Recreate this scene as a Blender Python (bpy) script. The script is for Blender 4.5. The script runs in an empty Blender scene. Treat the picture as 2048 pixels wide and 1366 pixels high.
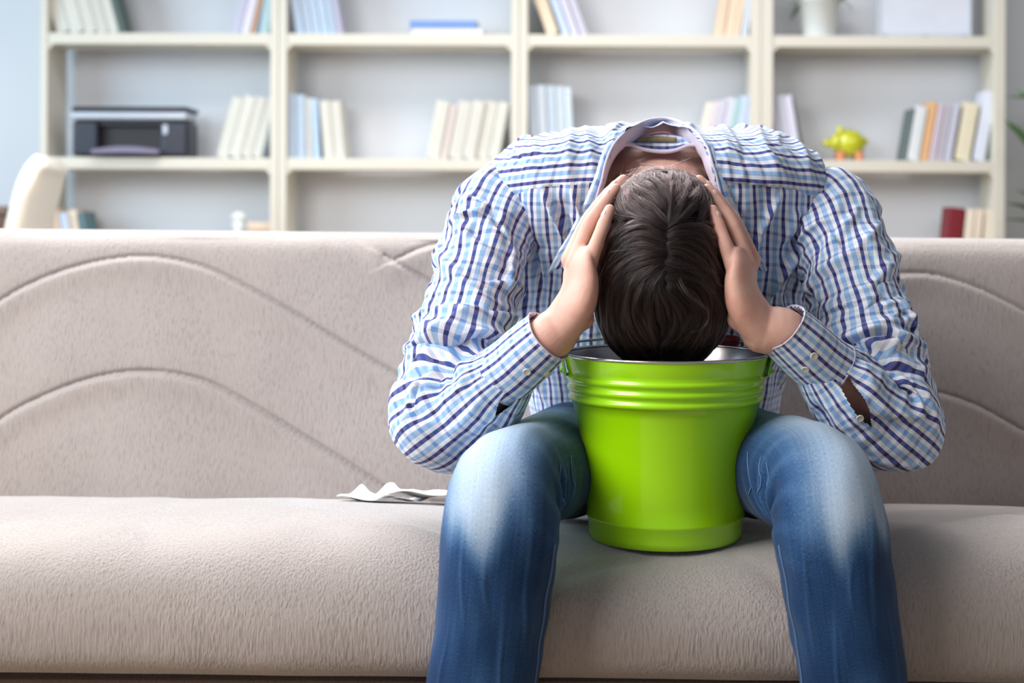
import bpy, bmesh, math, random
import numpy as np
from mathutils import Vector, Matrix, noise as mnoise

random.seed(7); rng = np.random.default_rng(7)
scn = bpy.context.scene
COL = scn.collection

# ---------------------------------------------------------------- frame of the photograph
F, CX, CY, CZ = 2844.4, 1180.0, 450.0, 0.9        # focal length and principal point in pixels, eye height
def P(px, py, d):
    """world point seen at pixel (px, py) at distance d along the view axis"""
    return np.array([(px-CX)/F*d, d, CZ-(py-CY)/F*d])
def toPix(v):
    v = np.asarray(v, float)
    return np.stack([CX+v[...,0]/v[...,1]*F, CY-(v[...,2]-CZ)/v[...,1]*F], -1)

# ---------------------------------------------------------------- camera
cam_d = bpy.data.cameras.new('camera'); cam = bpy.data.objects.new('camera', cam_d); COL.objects.link(cam)
cam.location = (0, 0, CZ); cam.rotation_euler = (math.pi/2, -0.0042, 0)
cam_d.lens = 50; cam_d.sensor_width = 36
cam_d.shift_x = (1024-CX)/2048; cam_d.shift_y = (CY-683)/2048
cam_d.dof.use_dof = True; cam_d.dof.focus_distance = 2.06; cam_d.dof.aperture_fstop = 3.0
scn.camera = cam

# ---------------------------------------------------------------- world, lamps, exposure
w = bpy.data.worlds.new('world'); scn.world = w; w.use_nodes = True
bg = w.node_tree.nodes['Background']; bg.inputs[0].default_value = (0.86, 0.90, 0.96, 1); bg.inputs[1].default_value = 0.22
def area(name, loc, target, sx, sy, power, color):
    l = bpy.data.lights.new(name, 'AREA'); l.shape = 'RECTANGLE'; l.size = sx; l.size_y = sy; l.energy = power; l.color = color
    o = bpy.data.objects.new(name, l); COL.objects.link(o); o.location = loc
    o.rotation_euler = (Vector(target)-Vector(loc)).to_track_quat('-Z', 'Y').to_euler()
    return o
area('window_light', (-1.9, 0.85, 2.3), (0.1, 2.3, 0.6), 1.7, 1.5, 90, (1.0, 0.99, 0.99))
area('far_window_light', (-3.9, 2.7, 2.1), (0.7, 5.6, 1.1), 1.9, 1.9, 88, (0.62, 0.85, 1.0))
area('ceiling_light', (-0.8, 3.8, 2.9), (-0.4, 2.2, 0.3), 2.6, 1.4, 150, (1.0, 0.98, 0.97))
area('shelf_fill_light', (1.2, 2.8, 2.1), (0.8, 5.6, 1.0), 2.2, 1.0, 19, (1.0, 0.97, 0.96))  # added fill light that brightens the bookcases from the front right
scn.view_settings.view_transform = 'Standard'; scn.view_settings.look = 'None'
scn.view_settings.exposure = 0.0; scn.view_settings.gamma = 1.0; scn.view_settings.use_curve_mapping = False
scn.cycles.use_denoising = True

# ---------------------------------------------------------------- materials
def lin(c):
    c = np.array(c, float)/255
    r = np.where(c <= .04045, c/12.92, ((c+.055)/1.055)**2.4)
    return (float(r[0]), float(r[1]), float(r[2]), 1.0)
class NT:
    def __init__(s, name):
        s.m = bpy.data.materials.new(name); s.m.use_nodes = True; s.t = s.m.node_tree; s.n = s.t.nodes
        s.b = s.n['Principled BSDF']
    def node(s, typ, **kw):
        n = s.n.new(typ)
        for k, v in kw.items(): setattr(n, k, v)
        return n
    def link(s, a, b): s.t.links.new(a, b)
    def set(s, **kw):
        for k, v in kw.items(): s.b.inputs[k.replace('_', ' ')].default_value = v
    def math(s, op, a, b=None, c=None):
        n = s.node('ShaderNodeMath', operation=op)
        for i, x in enumerate((a, b, c)):
            if x is None: continue
            if isinstance(x, (int, float)): n.inputs[i].default_value = x
            else: s.link(x, n.inputs[i])
        return n.outputs[0]
    def mix(s, f, a, b, typ='MIX'):
        n = s.node('ShaderNodeMix', data_type='RGBA', blend_type=typ)
        if isinstance(f, (int, float)): n.inputs[0].default_value = f
        else: s.link(f, n.inputs[0])
        for i, x in ((6, a), (7, b)):
            if isinstance(x, tuple): n.inputs[i].default_value = x
            else: s.link(x, n.inputs[i])
        return n.outputs[2]
    def ramp(s, fac, stops, interp='LINEAR'):
        n = s.node('ShaderNodeValToRGB'); cr = n.color_ramp; cr.interpolation = interp
        while len(cr.elements) < len(stops): cr.elements.new(0.5)
        for e, (p, c) in zip(cr.elements, stops):
            e.position = p; e.color = c if isinstance(c, tuple) else (c, c, c, 1)
        s.link(fac, n.inputs[0]); return n.outputs[0]
    def noise(s, vec, scale, detail=2, rough=.5, dist=0):
        n = s.node('ShaderNodeTexNoise'); n.inputs['Scale'].default_value = scale; n.inputs['Detail'].default_value = detail
        n.inputs['Roughness'].default_value = rough; n.inputs['Distortion'].default_value = dist
        if vec is not None: s.link(vec, n.inputs['Vector'])
        return n.outputs[0]
    def coord(s, which='Object'):
        return s.node('ShaderNodeTexCoord').outputs[which]
    def mapping(s, vec, scale=(1,1,1), rot=(0,0,0)):
        n = s.node('ShaderNodeMapping'); n.inputs['Scale'].default_value = scale; n.inputs['Rotation'].default_value = rot
        s.link(vec, n.inputs['Vector']); return n.outputs[0]
    def bump(s, h, strength=.3, dist=.001):
        n = s.node('ShaderNodeBump'); n.inputs['Strength'].default_value = strength; n.inputs['Distance'].default_value = dist
        s.link(h, n.inputs['Height']); s.link(n.outputs[0], s.b.inputs['Normal']); return n

def simple(name, rgb, rough=.5, metal=0.0, var=.06, scale=12, bump=0.0, coat=0.0):
    t = NT(name); t.set(Roughness=rough, Metallic=metal)
    c = lin(rgb); d = tuple(max(0, x*(1-var*2)) for x in c[:3])+(1.0,)
    nz = t.noise(t.coord(), scale, 3)
    t.link(t.mix(nz, d, c), t.b.inputs['Base Color'])
    if bump: t.bump(t.noise(t.coord(), scale*12, 2), bump, .001)
    if coat: t.set(Coat_Weight=coat, Coat_Roughness=.06)
    return t.m

def mat_plaid(name, pw=.0231, pf=.0255, ou=0.0):
    t = NT(name); t.set(Roughness=.88, Sheen_Weight=.15, Specular_IOR_Level=.2)
    uv = t.node('ShaderNodeUVMap').outputs[0]
    sp = t.node('ShaderNodeSeparateXYZ'); t.link(uv, sp.inputs[0])
    u = t.math('FRACT', t.math('ADD', t.math('DIVIDE', sp.outputs[0], pw), ou))
    v = t.math('FRACT', t.math('DIVIDE', sp.outputs[1], pf))
    e = .012
    def weft(dark, white, blue):
        d, wh, b = lin(dark), lin(white), lin(blue)
        return t.ramp(v, [(0, d), (.19, d), (.19+2*e, wh), (.46, wh), (.46+2*e, b), (.70, b), (.70+2*e, wh), (.975, wh), (1, d)])
    navy = weft((10, 18, 88), (88, 90, 156), (40, 70, 146))
    white = weft((206, 212, 232), (246, 246, 250), (222, 234, 250))
    blue = weft((112, 158, 218), (172, 204, 240), (150, 190, 238))
    mb = t.ramp(u, [(0, 0.), (.46, 0.), (.46+e, 1.), (.745, 1.), (.745+e, 0.), (1, 0.)])
    mn = t.ramp(u, [(0, 1.), (.215, 1.), (.215+e, 0.), (.985, 0.), (1, 1.)])
    ml = t.ramp(u, [(0, 0.), (.455, 0.), (.462, 1.), (.475, 0.), (.74, 0.), (.75, 1.), (.76, 0.), (1, 0.)])
    c = t.mix(mb, white, blue); c = t.mix(t.math('MULTIPLY', ml, .45), c, lin((70, 100, 150))); c = t.mix(mn, c, navy)
    vm = t.mapping(uv, (2600, 2600, 1))
    wv = t.noise(vm, 1.0, 1)
    c = t.mix(t.math('MULTIPLY', wv, .12), c, (.55, .6, .7, 1))
    t.link(c, t.b.inputs['Base Color'])
    t.bump(wv, .12, .0004)
    return t.m

def mat_denim():
    t = NT('denim'); t.set(Roughness=.85, Sheen_Weight=.1, Specular_IOR_Level=.2)
    uv = t.node('ShaderNodeUVMap').outputs[0]
    at = t.node('ShaderNodeAttribute'); at.attribute_name = 'wear'
    grain = t.noise(t.mapping(uv, (1500, 420, 1)), 1.0, 2, .6)
    long_ = t.noise(t.mapping(uv, (260, 9, 1)), 1.0, 3, .6)
    fine = t.noise(t.mapping(uv, (2400, 2400, 1)), 1.0, 1)
    f = t.math('ADD', at.outputs['Fac'], t.math('MULTIPLY', t.math('SUBTRACT', long_, .5), .20))
    f = t.math('ADD', f, t.math('MULTIPLY', t.math('SUBTRACT', grain, .5), .70))
    f = t.math('ADD', f, t.math('MULTIPLY', t.math('SUBTRACT', fine, .5), .22))
    c = t.ramp(f, [(0, lin((14, 34, 66))), (.22, lin((28, 66, 112))), (.5, lin((82, 118, 158))), (.8, lin((158, 180, 204))), (1, lin((196, 210, 224)))])
    t.link(c, t.b.inputs['Base Color'])
    t.bump(grain, .35, .0006)
    return t.m

def mat_suede(name='suede', a=(168,157,152), b=(192,182,177)):
    t = NT(name); t.set(Roughness=.95, Sheen_Weight=.9, Sheen_Roughness=.35, Specular_IOR_Level=.15)
    co = t.coord()
    big = t.noise(co, 3.2, 3, .6)
    # short pile lying in two directions that swap from patch to patch
    h1 = t.noise(t.mapping(co, (330, 330, 48), (0, .35, 0)), 1.0, 2, .5, .4)
    h2 = t.noise(t.mapping(co, (300, 300, 46), (0, -.75, 0)), 1.0, 2, .5, .4)
    pm = t.ramp(t.noise(co, 4.5, 1), [(.42, 0.), (.58, 1.)])
    h = t.mix(pm, h1, h2)
    c = t.mix(big, lin(a), lin(b))
    c = t.mix(t.math('MULTIPLY', t.ramp(h, [(.3, 1.), (.52, 0.)]), .42), c, lin(tuple(x*.84 for x in a)))
    t.link(c, t.b.inputs['Base Color']); t.bump(h, .9, .0022)
    return t.m

def mat_skin(name='skin', rgb=(234,188,170)):
    t = NT(name); t.set(Roughness=.5, Subsurface_Weight=.18, Subsurface_Scale=.006, Specular_IOR_Level=.35)
    t.b.inputs['Subsurface Radius'].default_value = (1.0, .35, .2)
    co = t.coord(); n1 = t.noise(co, 28, 4, .6); n2 = t.noise(co, 9, 2)
    c = t.mix(t.ramp(n1, [(.35, 0.), (.7, 1.)]), lin(rgb), lin((222, 160, 144)))
    c = t.mix(t.math('MULTIPLY', n2, .3), c, lin((240, 198, 180)))
    t.link(c, t.b.inputs['Base Color']); t.bump(t.noise(co, 900, 2), .12, .0006)
    return t.m

def mat_green():
    t = NT('green_enamel'); t.set(Roughness=.3, Coat_Weight=.7, Coat_Roughness=.05)
    co = t.coord()
    c = t.mix(t.math('MULTIPLY', t.noise(co, 7, 3), .35), lin((178, 246, 2)), lin((164, 236, 3)))
    sc = t.noise(t.mapping(co, (90, 90, 14)), 1.0, 3, .7, 1.5)
    c = t.mix(t.ramp(sc, [(.765, 0.), (.79, .6)]), c, lin((222, 226, 190)))
    t.link(c, t.b.inputs['Base Color']); t.bump(t.noise(co, 14, 2), .05, .002)
    return t.m

M = {}
M['plaid'] = mat_plaid('plaid_cotton')
M['denim'] = mat_denim()
M['suede'] = mat_suede()
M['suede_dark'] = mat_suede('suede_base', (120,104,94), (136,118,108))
M['skin'] = mat_skin()
M['nail'] = simple('fingernail', (248, 214, 206), .22)
M['green'] = mat_green()
M['steel'] = simple('steel_liner', (176, 172, 170), .28, 1.0, .15, 20)
M['rim'] = simple('rim_steel', (226, 226, 226), .25, 1.0, .05)
M['wire'] = simple('wire', (190, 190, 195), .3, 1.0)
M['grip'] = simple('grip_red', (120, 12, 22), .45)
M['collar_white'] = simple('collar_lining', (220, 214, 232), .9, 0, .05, 60)
M['label'] = simple('woven_label', (176, 152, 112), .8, 0, .25, 160)
M['button'] = simple('button', (232, 228, 208), .25, 0, .08, 90)
M['thread'] = simple('thread', (170, 178, 196), .8)
M['stitch'] = simple('stitch_blue', (104, 138, 184), .8)
M['tissue'] = simple('tissue', (250, 250, 251), .9, 0, .02)
M['wall'] = simple('wall_paint', (217, 221, 228), .9, 0, .015, 1.2)
M['floor'] = simple('floor_laminate', (176, 150, 120), .4, 0, .2, 8)
M['shelf'] = simple('shelf_cream', (216, 212, 200), .5, 0, .03, 3)
M['leather'] = simple('cream_leather', (240, 234, 222), .4, 0, .03, 6)
M['chrome'] = simple('chrome', (200, 200, 204), .15, 1.0)
M['brown'] = simple('brown_wood', (130, 104, 92), .5, 0, .15, 10)
M['black_plastic'] = simple('black_plastic', (38, 42, 58), .35, 0, .1)
M['dark_plastic'] = simple('dark_plastic', (16, 16, 24), .4)
M['silver_plastic'] = simple('silver_plastic', (190, 198, 210), .3, .3)
M['tray'] = simple('tray_plastic', (128, 120, 148), .4)
M['pig'] = simple('pig_glaze', (206, 208, 34), .18, 0, .12, 10, 0, .8)
M['pig_foot'] = simple('pig_foot_glaze', (226, 150, 110), .3)
M['pot'] = simple('pot_white', (232, 238, 238), .35)
M['soil'] = simple('soil', (62, 48, 38), .95)
M['leaf'] = simple('leaf_green', (70, 122, 62), .45, 0, .3, 20)
M['leaf_light'] = simple('leaf_light', (104, 172, 92), .45, 0, .2, 20)
M['stem'] = simple('stem', (96, 110, 62), .6)
M['page'] = simple('page', (238, 232, 216), .9, 0, .08, 200)
M['glass_board'] = simple('board_pale', (212, 218, 232), .3)
M['board_edge'] = simple('board_edge', (196, 204, 218), .4)
M['hairbase'] = simple('hair_base', (22, 16, 18), .6)
M['eye'] = simple('eye_white', (235, 232, 228), .2)
M['shoe'] = simple('shoe_leather', (70, 48, 36), .5)

# ---------------------------------------------------------------- object helpers
def tag(o, label=None, cat=None, group=None, kind=None):
    if label: o['label'] = label
    if cat: o['category'] = cat
    if group: o['group'] = group
    if kind: o['kind'] = kind
    return o
def thing(name, label, cat, loc=(0,0,0), group=None):
    o = bpy.data.objects.new(name, None); COL.objects.link(o); o.location = loc; o.empty_display_size = .05
    return tag(o, label, cat, group)
def put(o, parent):
    if parent is not None:
        o.parent = parent
        loc = Vector(parent.location) if parent.parent is None else Vector((0, 0, 0))
        o.matrix_parent_inverse = Matrix.Translation(-loc)       # geometry stays where it was built
    return o
def mesh(name, V, Fc, mat, parent=None, uv=None, smooth=True, attr=None):
    me = bpy.data.meshes.new(name)
    me.from_pydata([tuple(map(float, v)) for v in V], [], [tuple(int(i) for i in f) for f in Fc])
    if uv is not None:
        l = me.uv_layers.new(name='UVMap'); l.data.foreach_set('uv', np.asarray(uv, np.float32).ravel())
    if attr is not None:
        a = me.attributes.new('wear', 'FLOAT', 'POINT'); a.data.foreach_set('value', np.asarray(attr, np.float32))
    me.materials.append(mat)
    if smooth: me.polygons.foreach_set('use_smooth', [True]*len(me.polygons))
    me.validate(); me.update()
    o = bpy.data.objects.new(name, me); COL.objects.link(o)
    return put(o, parent)
def from_bm(name, bm, mat, parent=None, smooth=False):
    me = bpy.data.meshes.new(name); bm.normal_update(); bm.to_mesh(me); bm.free(); me.materials.append(mat)
    if smooth: me.polygons.foreach_set('use_smooth', [True]*len(me.polygons))
    o = bpy.data.objects.new(name, me); COL.objects.link(o)
    return put(o, parent)
def bm_box(bm, lo, hi, bev=0.0, seg=2, mtx=None):
    lo, hi = Vector(lo), Vector(hi)
    r = bmesh.ops.create_cube(bm, size=1.0)
    vs = r['verts']; c = (lo+hi)/2; s = hi-lo
    for v in vs: v.co = Vector((v.co.x*s.x, v.co.y*s.y, v.co.z*s.z))+c
    if bev:
        es = list({e for v in vs for e in v.link_edges})
        rb = bmesh.ops.bevel(bm, geom=es, offset=bev, segments=seg, affect='EDGES', profile=.5)
        vs = list({v for f in rb['faces'] for v in f.verts} | set(v for v in vs if v.is_valid))
    if mtx is not None:
        for v in vs: v.co = mtx @ v.co
    return vs
def box(name, lo, hi, mat, parent=None, bev=0.0, seg=2, mtx=None):
    bm = bmesh.new(); bm_box(bm, lo, hi, bev, seg, mtx); return from_bm(name, bm, mat, parent)
def smooth_path(pts, n):
    """Catmull-Rom through pts (k,d) resampled to n points of equal arc length"""
    p = np.asarray(pts, float); q = np.vstack([2*p[0]-p[1], p, 2*p[-1]-p[-2]]); out = []
    for i in range(len(p)-1):
        a, b, c, d = q[i], q[i+1], q[i+2], q[i+3]
        for t in np.linspace(0, 1, 24, endpoint=False):
            out.append(.5*((2*b)+(c-a)*t+(2*a-5*b+4*c-d)*t*t+(3*b-a-3*c+d)*t**3))
    out.append(p[-1]); out = np.array(out)
    s = np.r_[0, np.cumsum(np.linalg.norm(np.diff(out[:, :3], axis=0), axis=1))]
    t = np.linspace(0, s[-1], n)
    return np.stack([np.interp(t, s, out[:, k]) for k in range(out.shape[1])], 1), t
def frames(C, ref=(0,1,0)):
    T = np.gradient(C, axis=0); T /= np.linalg.norm(T, axis=1)[:, None]+1e-12
    N = np.zeros_like(T); r = np.array(ref, float)
    n = r-T[0]*r.dot(T[0]); n /= np.linalg.norm(n)+1e-12; N[0] = n
    for i in range(1, len(T)):
        n = N[i-1]-T[i]*N[i-1].dot(T[i]); N[i] = n/(np.linalg.norm(n)+1e-12)
    return T, N, np.cross(T, N)
def tube(C, R, m=16, ref=(0,1,0), R2=None, caps=True):
    """closed tube along C with radius R (along N) and R2 (along B); rounded caps"""
    C = np.asarray(C, float); R = np.broadcast_to(np.asarray(R, float), (len(C),)); R2 = R if R2 is None else np.broadcast_to(np.asarray(R2, float), (len(C),))
    T, N, B = frames(C, ref)
    if caps:
        pre, post = [], []
        for a in (80, 55, 30):
            k, q = math.cos(math.radians(a)), math.sin(math.radians(a))
            pre.append((C[0]-T[0]*min(R[0], R2[0])*q, R[0]*k, R2[0]*k, N[0], B[0]))
            post.insert(0, (C[-1]+T[-1]*min(R[-1], R2[-1])*q, R[-1]*k, R2[-1]*k, N[-1], B[-1]))
        allr = pre+[(C[i], R[i], R2[i], N[i], B[i]) for i in range(len(C))]+post
    else: allr = [(C[i], R[i], R2[i], N[i], B[i]) for i in range(len(C))]
    th = np.linspace(0, 2*np.pi, m, endpoint=False); V = []
    for c, a, b, n, bb in allr: V.append(c+np.outer(np.cos(th)*a, n)+np.outer(np.sin(th)*b, bb))
    V = np.concatenate(V); k = len(allr); Fc = []
    for i in range(k-1):
        for j in range(m): Fc.append((i*m+j, i*m+(j+1) % m, (i+1)*m+(j+1) % m, (i+1)*m+j))
    if caps:
        Fc.append(tuple(range(m-1, -1, -1))); Fc.append(tuple((k-1)*m+j for j in range(m)))
    return V, Fc
def join(parts):
    V, Fc, o = [], [], 0
    for v, f in parts:
        V.append(np.asarray(v)); Fc += [tuple(i+o for i in ff) for ff in f]; o += len(v)
    return np.concatenate(V), Fc
def tube_obj(name, C, R, mat, parent=None, m=10, n=None, **kw):
    if n: C, _ = smooth_path(C, n)
    V, Fc = tube(C, R, m, **kw); return mesh(name, V, Fc, mat, parent)
def ellipsoid(c, r, nu=24, nv=16, mtx=None):
    V = []; Fc = []
    for i in range(nv+1):
        a = math.pi*i/nv
        for j in range(nu):
            b = 2*math.pi*j/nu; V.append((r[0]*math.sin(a)*math.cos(b), r[1]*math.sin(a)*math.sin(b), r[2]*math.cos(a)))
    for i in range(nv):
        for j in range(nu): Fc.append((i*nu+j, (i+1)*nu+j, (i+1)*nu+(j+1) % nu, i*nu+(j+1) % nu))
    V = np.array(V)
    if mtx is not None: V = V @ np.array(mtx).T
    return V+np.array(c), Fc
def lathe(profile, m=64, c=(0,0,0)):
    p = np.asarray(profile, float); th = np.linspace(0, 2*np.pi, m, endpoint=False)
    V = np.concatenate([np.stack([c[0]+r*np.cos(th), c[1]+r*np.sin(th), np.full(m, c[2]+z)], 1) for r, z in p])
    Fc = [(i*m+j, i*m+(j+1) % m, (i+1)*m+(j+1) % m, (i+1)*m+j) for i in range(len(p)-1) for j in range(m)]
    return V, Fc
def vnormals(V, Fq):
    V = np.asarray(V); Fq = np.asarray(Fq)
    n = np.cross(V[Fq[:, 2]]-V[Fq[:, 0]], V[Fq[:, 3]]-V[Fq[:, 1]]); N = np.zeros_like(V)
    for k in range(4): np.add.at(N, Fq[:, k], n)
    return N/(np.linalg.norm(N, axis=1)[:, None]+1e-12)
def seg_dist(V, pts):
    """distance of each V to a polyline, and the parameter along it (0..1)"""
    pts = np.asarray(pts, float); best = np.full(len(V), 1e9); par = np.zeros(len(V)); k = len(pts)-1
    for i in range(k):
        a, b = pts[i], pts[i+1]; ab = b-a; t = np.clip(((V-a) @ ab)/(ab @ ab+1e-12), 0, 1)
        d = np.linalg.norm(V-(a+t[:, None]*ab), axis=1); m = d < best
        best[m] = d[m]; par[m] = (i+t[m])/k
    return best, par
def nz(V, s, off=0.0):
    return np.array([mnoise.noise(Vector((v[0]*s+off, v[1]*s+off*1.7, v[2]*s-off))) for v in V])
def sstep(x, a, b):
    t = np.clip((x-a)/(b-a), 0, 1); return t*t*(3-2*t)

# ================================================================ SETTING
def structure(o): o['kind'] = 'structure'; return o
structure(box('floor', (-5, -1.5, -.05), (5, 5.6, 0), M['floor']))
structure(box('wall_back', (-5, 5.44, 0), (5, 5.6, 3.2), M['wall']))
structure(box('baseboard_back', (-5, 5.424, 0), (5, 5.44, .09), M['shelf'], bev=.004))

# ---------------------------------------------------------------- sofa
SL = -0.006
sofa = thing('sofa', 'long beige suede sofa with curved seams stitched across its backrest', 'sofa', (0.0, 2.4, 0))
def sofa_seat():
    prof = [(2.80,.355),(2.66,.374),(2.56,.397),(2.40,.431),(2.22,.462),(2.08,.472),(2.0,.468),(1.94,.450),(1.905,.418),(1.890,.375),(1.888,.335),(1.893,.308),(1.91,.292),(1.95,.286),(2.2,.284),(2.8,.284)]
    pr, s = smooth_path(np.array([(0, a, b) for a, b in prof]), 170)
    xs = np.linspace(-1.42, 1.24, 330)
    X, I = np.meshgrid(xs, np.arange(170), indexing='ij')
    Y = pr[I, 1]; Z = pr[I, 2].copy()
    top = sstep(Z, .30, .44)
    dip = .030*np.exp(-((X-.112)/.27)**4)*np.exp(-((Y-2.2)/.42)**4)
    dip += .012*np.exp(-((X+.12)/.07)**2-((Y-2.0)/.2)**2)+.012*np.exp(-((X-.33)/.07)**2-((Y-2.0)/.2)**2)
    Z -= dip*top
    # pulls running outwards from where he sits
    V = np.stack([X, Y, Z], -1).reshape(-1, 3)
    wob = nz(V, 5, 3.0)*.006+nz(V, 14, 8)*.0018
    V[:, 2] += wob*top.ravel(); V[:, 1] += wob*(1-top.ravel())*.8
    for a, b, wd, am in (((-.42, 2.06), (-.16, 1.97), .012, .005), ((-.03, 1.93), (.08, 1.99), .012, -.004), ((.27, 1.92), (.2, 2.0), .012, -.004), ((.44, 2.02), (.62, 2.1), .02, .004), ((-.04, 1.90), (.02, 1.89), .02, .004)):
        d, t = seg_dist(V[:, :2], [a, b]); V[:, 2] += am*np.exp(-(d/wd)**2)*top.ravel()
    V[:, 2] += SL*V[:, 0]
    n = 170; Fc = [(i*n+j, i*n+j+1, (i+1)*n+j+1, (i+1)*n+j) for i in range(len(xs)-1) for j in range(n-1)]
    mesh('seat_cushion', V, [f[::-1] for f in Fc], M['suede'], sofa)
sofa_seat()
def sofa_back():
    prof = [(2.60,.33),(2.62,.42),(2.655,.60),(2.695,.77),(2.713,.838),(2.735,.866),(2.765,.8795),(2.80,.8795),(2.835,.862),(2.85,.81),(2.86,.5),(2.87,.30)]
    n = 420; pr, s = smooth_path(np.array([(0, a, b) for a, b in prof]), n)
    xs = np.linspace(-1.42, 1.24, 800)
    X, I = np.meshgrid(xs, np.arange(n), indexing='ij'); V = np.stack([X, pr[I, 1], pr[I, 2]], -1).reshape(-1, 3)
    front = (V[:, 1] < 2.735)
    pix = toPix(V)
    seams = [[(-330,640),(-200,750),(-110,720),(0,615),(100,562),(200,532),(300,522),(400,540),(480,575),(600,640),(700,700),(800,757),(900,812),(1000,868),(1120,940)],
             [(-330,900),(-200,1010),(-100,950),(0,852),(100,798),(200,763),(300,752),(400,768),(480,805),(600,875),(700,935),(780,985),(850,1006),(930,1012)],
             [(770,516),(840,556),(920,602),(1020,660),(1140,730),(1260,800),(1330,800),(1450,740),(1550,680),(1650,590),(1745,552),(1850,540),(1950,565),(2048,612),(2150,668),(2300,760)],
             [(785,527),(830,505),(885,488),(960,476),(1060,474)],
             [(1500,960),(1600,900),(1700,820),(1780,783),(1860,775),(1950,800),(2048,852),(2150,910),(2300,1000)]]
    up = np.zeros(len(V)); g = np.zeros(len(V)); puff = np.zeros(len(V))
    for sm in seams:
        sp, _ = smooth_path(np.array(sm, float), 60)
        fi = np.where(front)[0]; d = np.full(len(V), 9.); t = np.zeros(len(V)); d[fi], t[fi] = seg_dist(pix[fi], sp); d = d/F*2.68
        # which side of the seam (below = the side that swells out)
        k = np.clip((t*59).astype(int), 0, 58); tx = sp[k+1]-sp[k]; side = (pix[:, 0]-sp[k, 0])*tx[:, 1]-(pix[:, 1]-sp[k, 1])*tx[:, 0]
        below = side < 0
        g = np.maximum(g, np.exp(-(d/.0050)**2))
        puff += np.where(below, .0085*np.exp(-(np.maximum(d-.008, 0)/.030)**2), -.0020*np.exp(-(d/.02)**2))
    disp = (g*.008-puff)*front
    V[:, 1] += disp+nz(V, 6, 5)*.004*front
    V[:, 2] += SL*V[:, 0]
    Fc = [(i*n+j, (i+1)*n+j, (i+1)*n+j+1, i*n+j+1) for i in range(len(xs)-1) for j in range(n-1)]
    mesh('backrest', V, Fc, M['suede'], sofa)
sofa_back()
box('base_frame', (-1.42, 1.925, .06), (1.24, 2.85, .284), M['suede_dark'], sofa, .012)
for sx in (-1.42, 1.24):
    x0, x1 = (sx-.22, sx) if sx < 0 else (sx, sx+.22)
    box('armrest', (x0, 1.92, .06), (x1, 2.88, .66), M['suede'], sofa, .06, 5)
for x in (-1.5, 1.3):
    for y in (2.0, 2.75): tube_obj('foot', [(x, y, .0), (x, y, .075)], [.02, .028], M['brown'], sofa, 12, caps=False)
# ================================================================ BOOKCASES
DS = 5.20                                          # distance of the shelf fronts
def SX(px): return (px-CX)/F*DS
def SZ(py): return CZ-(py-CY)/F*DS
BY0, BY1 = DS, DS+.20
LEV = [80.5, 330.0, 579.5, 829.0]                  # front-edge centres of the shelves
TH = .042
ROLLZ = lambda x: 0.0
def bookcase(x0, x1, label, lw, rw):
    t = thing('bookcase', label, 'bookcase', ((SX(x0)+SX(x1))/2, DS+.10, 0), 'cream bookcases standing side by side')
    a, b = SX(x0), SX(x1)
    zt = SZ(-172)+TH/2
    for lo, hi in ((a, a+lw), (b-rw, b)):
        box('side_panel', (lo, BY0, 0), (hi, BY1, zt), M['shelf'], t, .003)
    for k, py in enumerate([-169]+LEV):
        z = SZ(py)
        box('shelf', (a+lw, BY0+.004, z-TH/2), (b-rw, BY1, z+TH/2), M['shelf'], t, .003)
        if k in (1, 2):                            # small corner blocks under the shelf
            for x, s in ((a+lw, 1), (b-rw, -1)):
                V = [(x, BY0+.006, z-TH/2), (x+s*.02, BY0+.006, z-TH/2), (x, BY0+.006, z-TH/2-.02), (x, BY0+.03, z-TH/2), (x+s*.02, BY0+.03, z-TH/2), (x, BY0+.03, z-TH/2-.02)]
                mesh('corner_block', V, [(0, 1, 2), (5, 4, 3), (0, 3, 4, 1), (1, 4, 5, 2), (2, 5, 3, 0)], M['shelf'], t, smooth=False)
    box('plinth', (a+lw, BY0+.02, 0), (b-rw, BY0+.04, .06), M['shelf'], t)
    return t
bookcase(79, 555, 'leftmost cream open bookcase, the one holding the black printer', .026, .029)
bookcase(556, 1037, 'second cream open bookcase from the left, with the flat blue books on top shelf', .029, .029)
bookcase(1038, 1521, 'third cream open bookcase from the left, directly behind the bent man', .029, .037)
bookcase(1522, 2010, 'rightmost cream open bookcase, the one holding the yellow-green piggy bank', .042, .040)
SHZ = {0: SZ(80.5)+TH/2, 1: SZ(330)+TH/2, 2: SZ(579.5)+TH/2}

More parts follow.
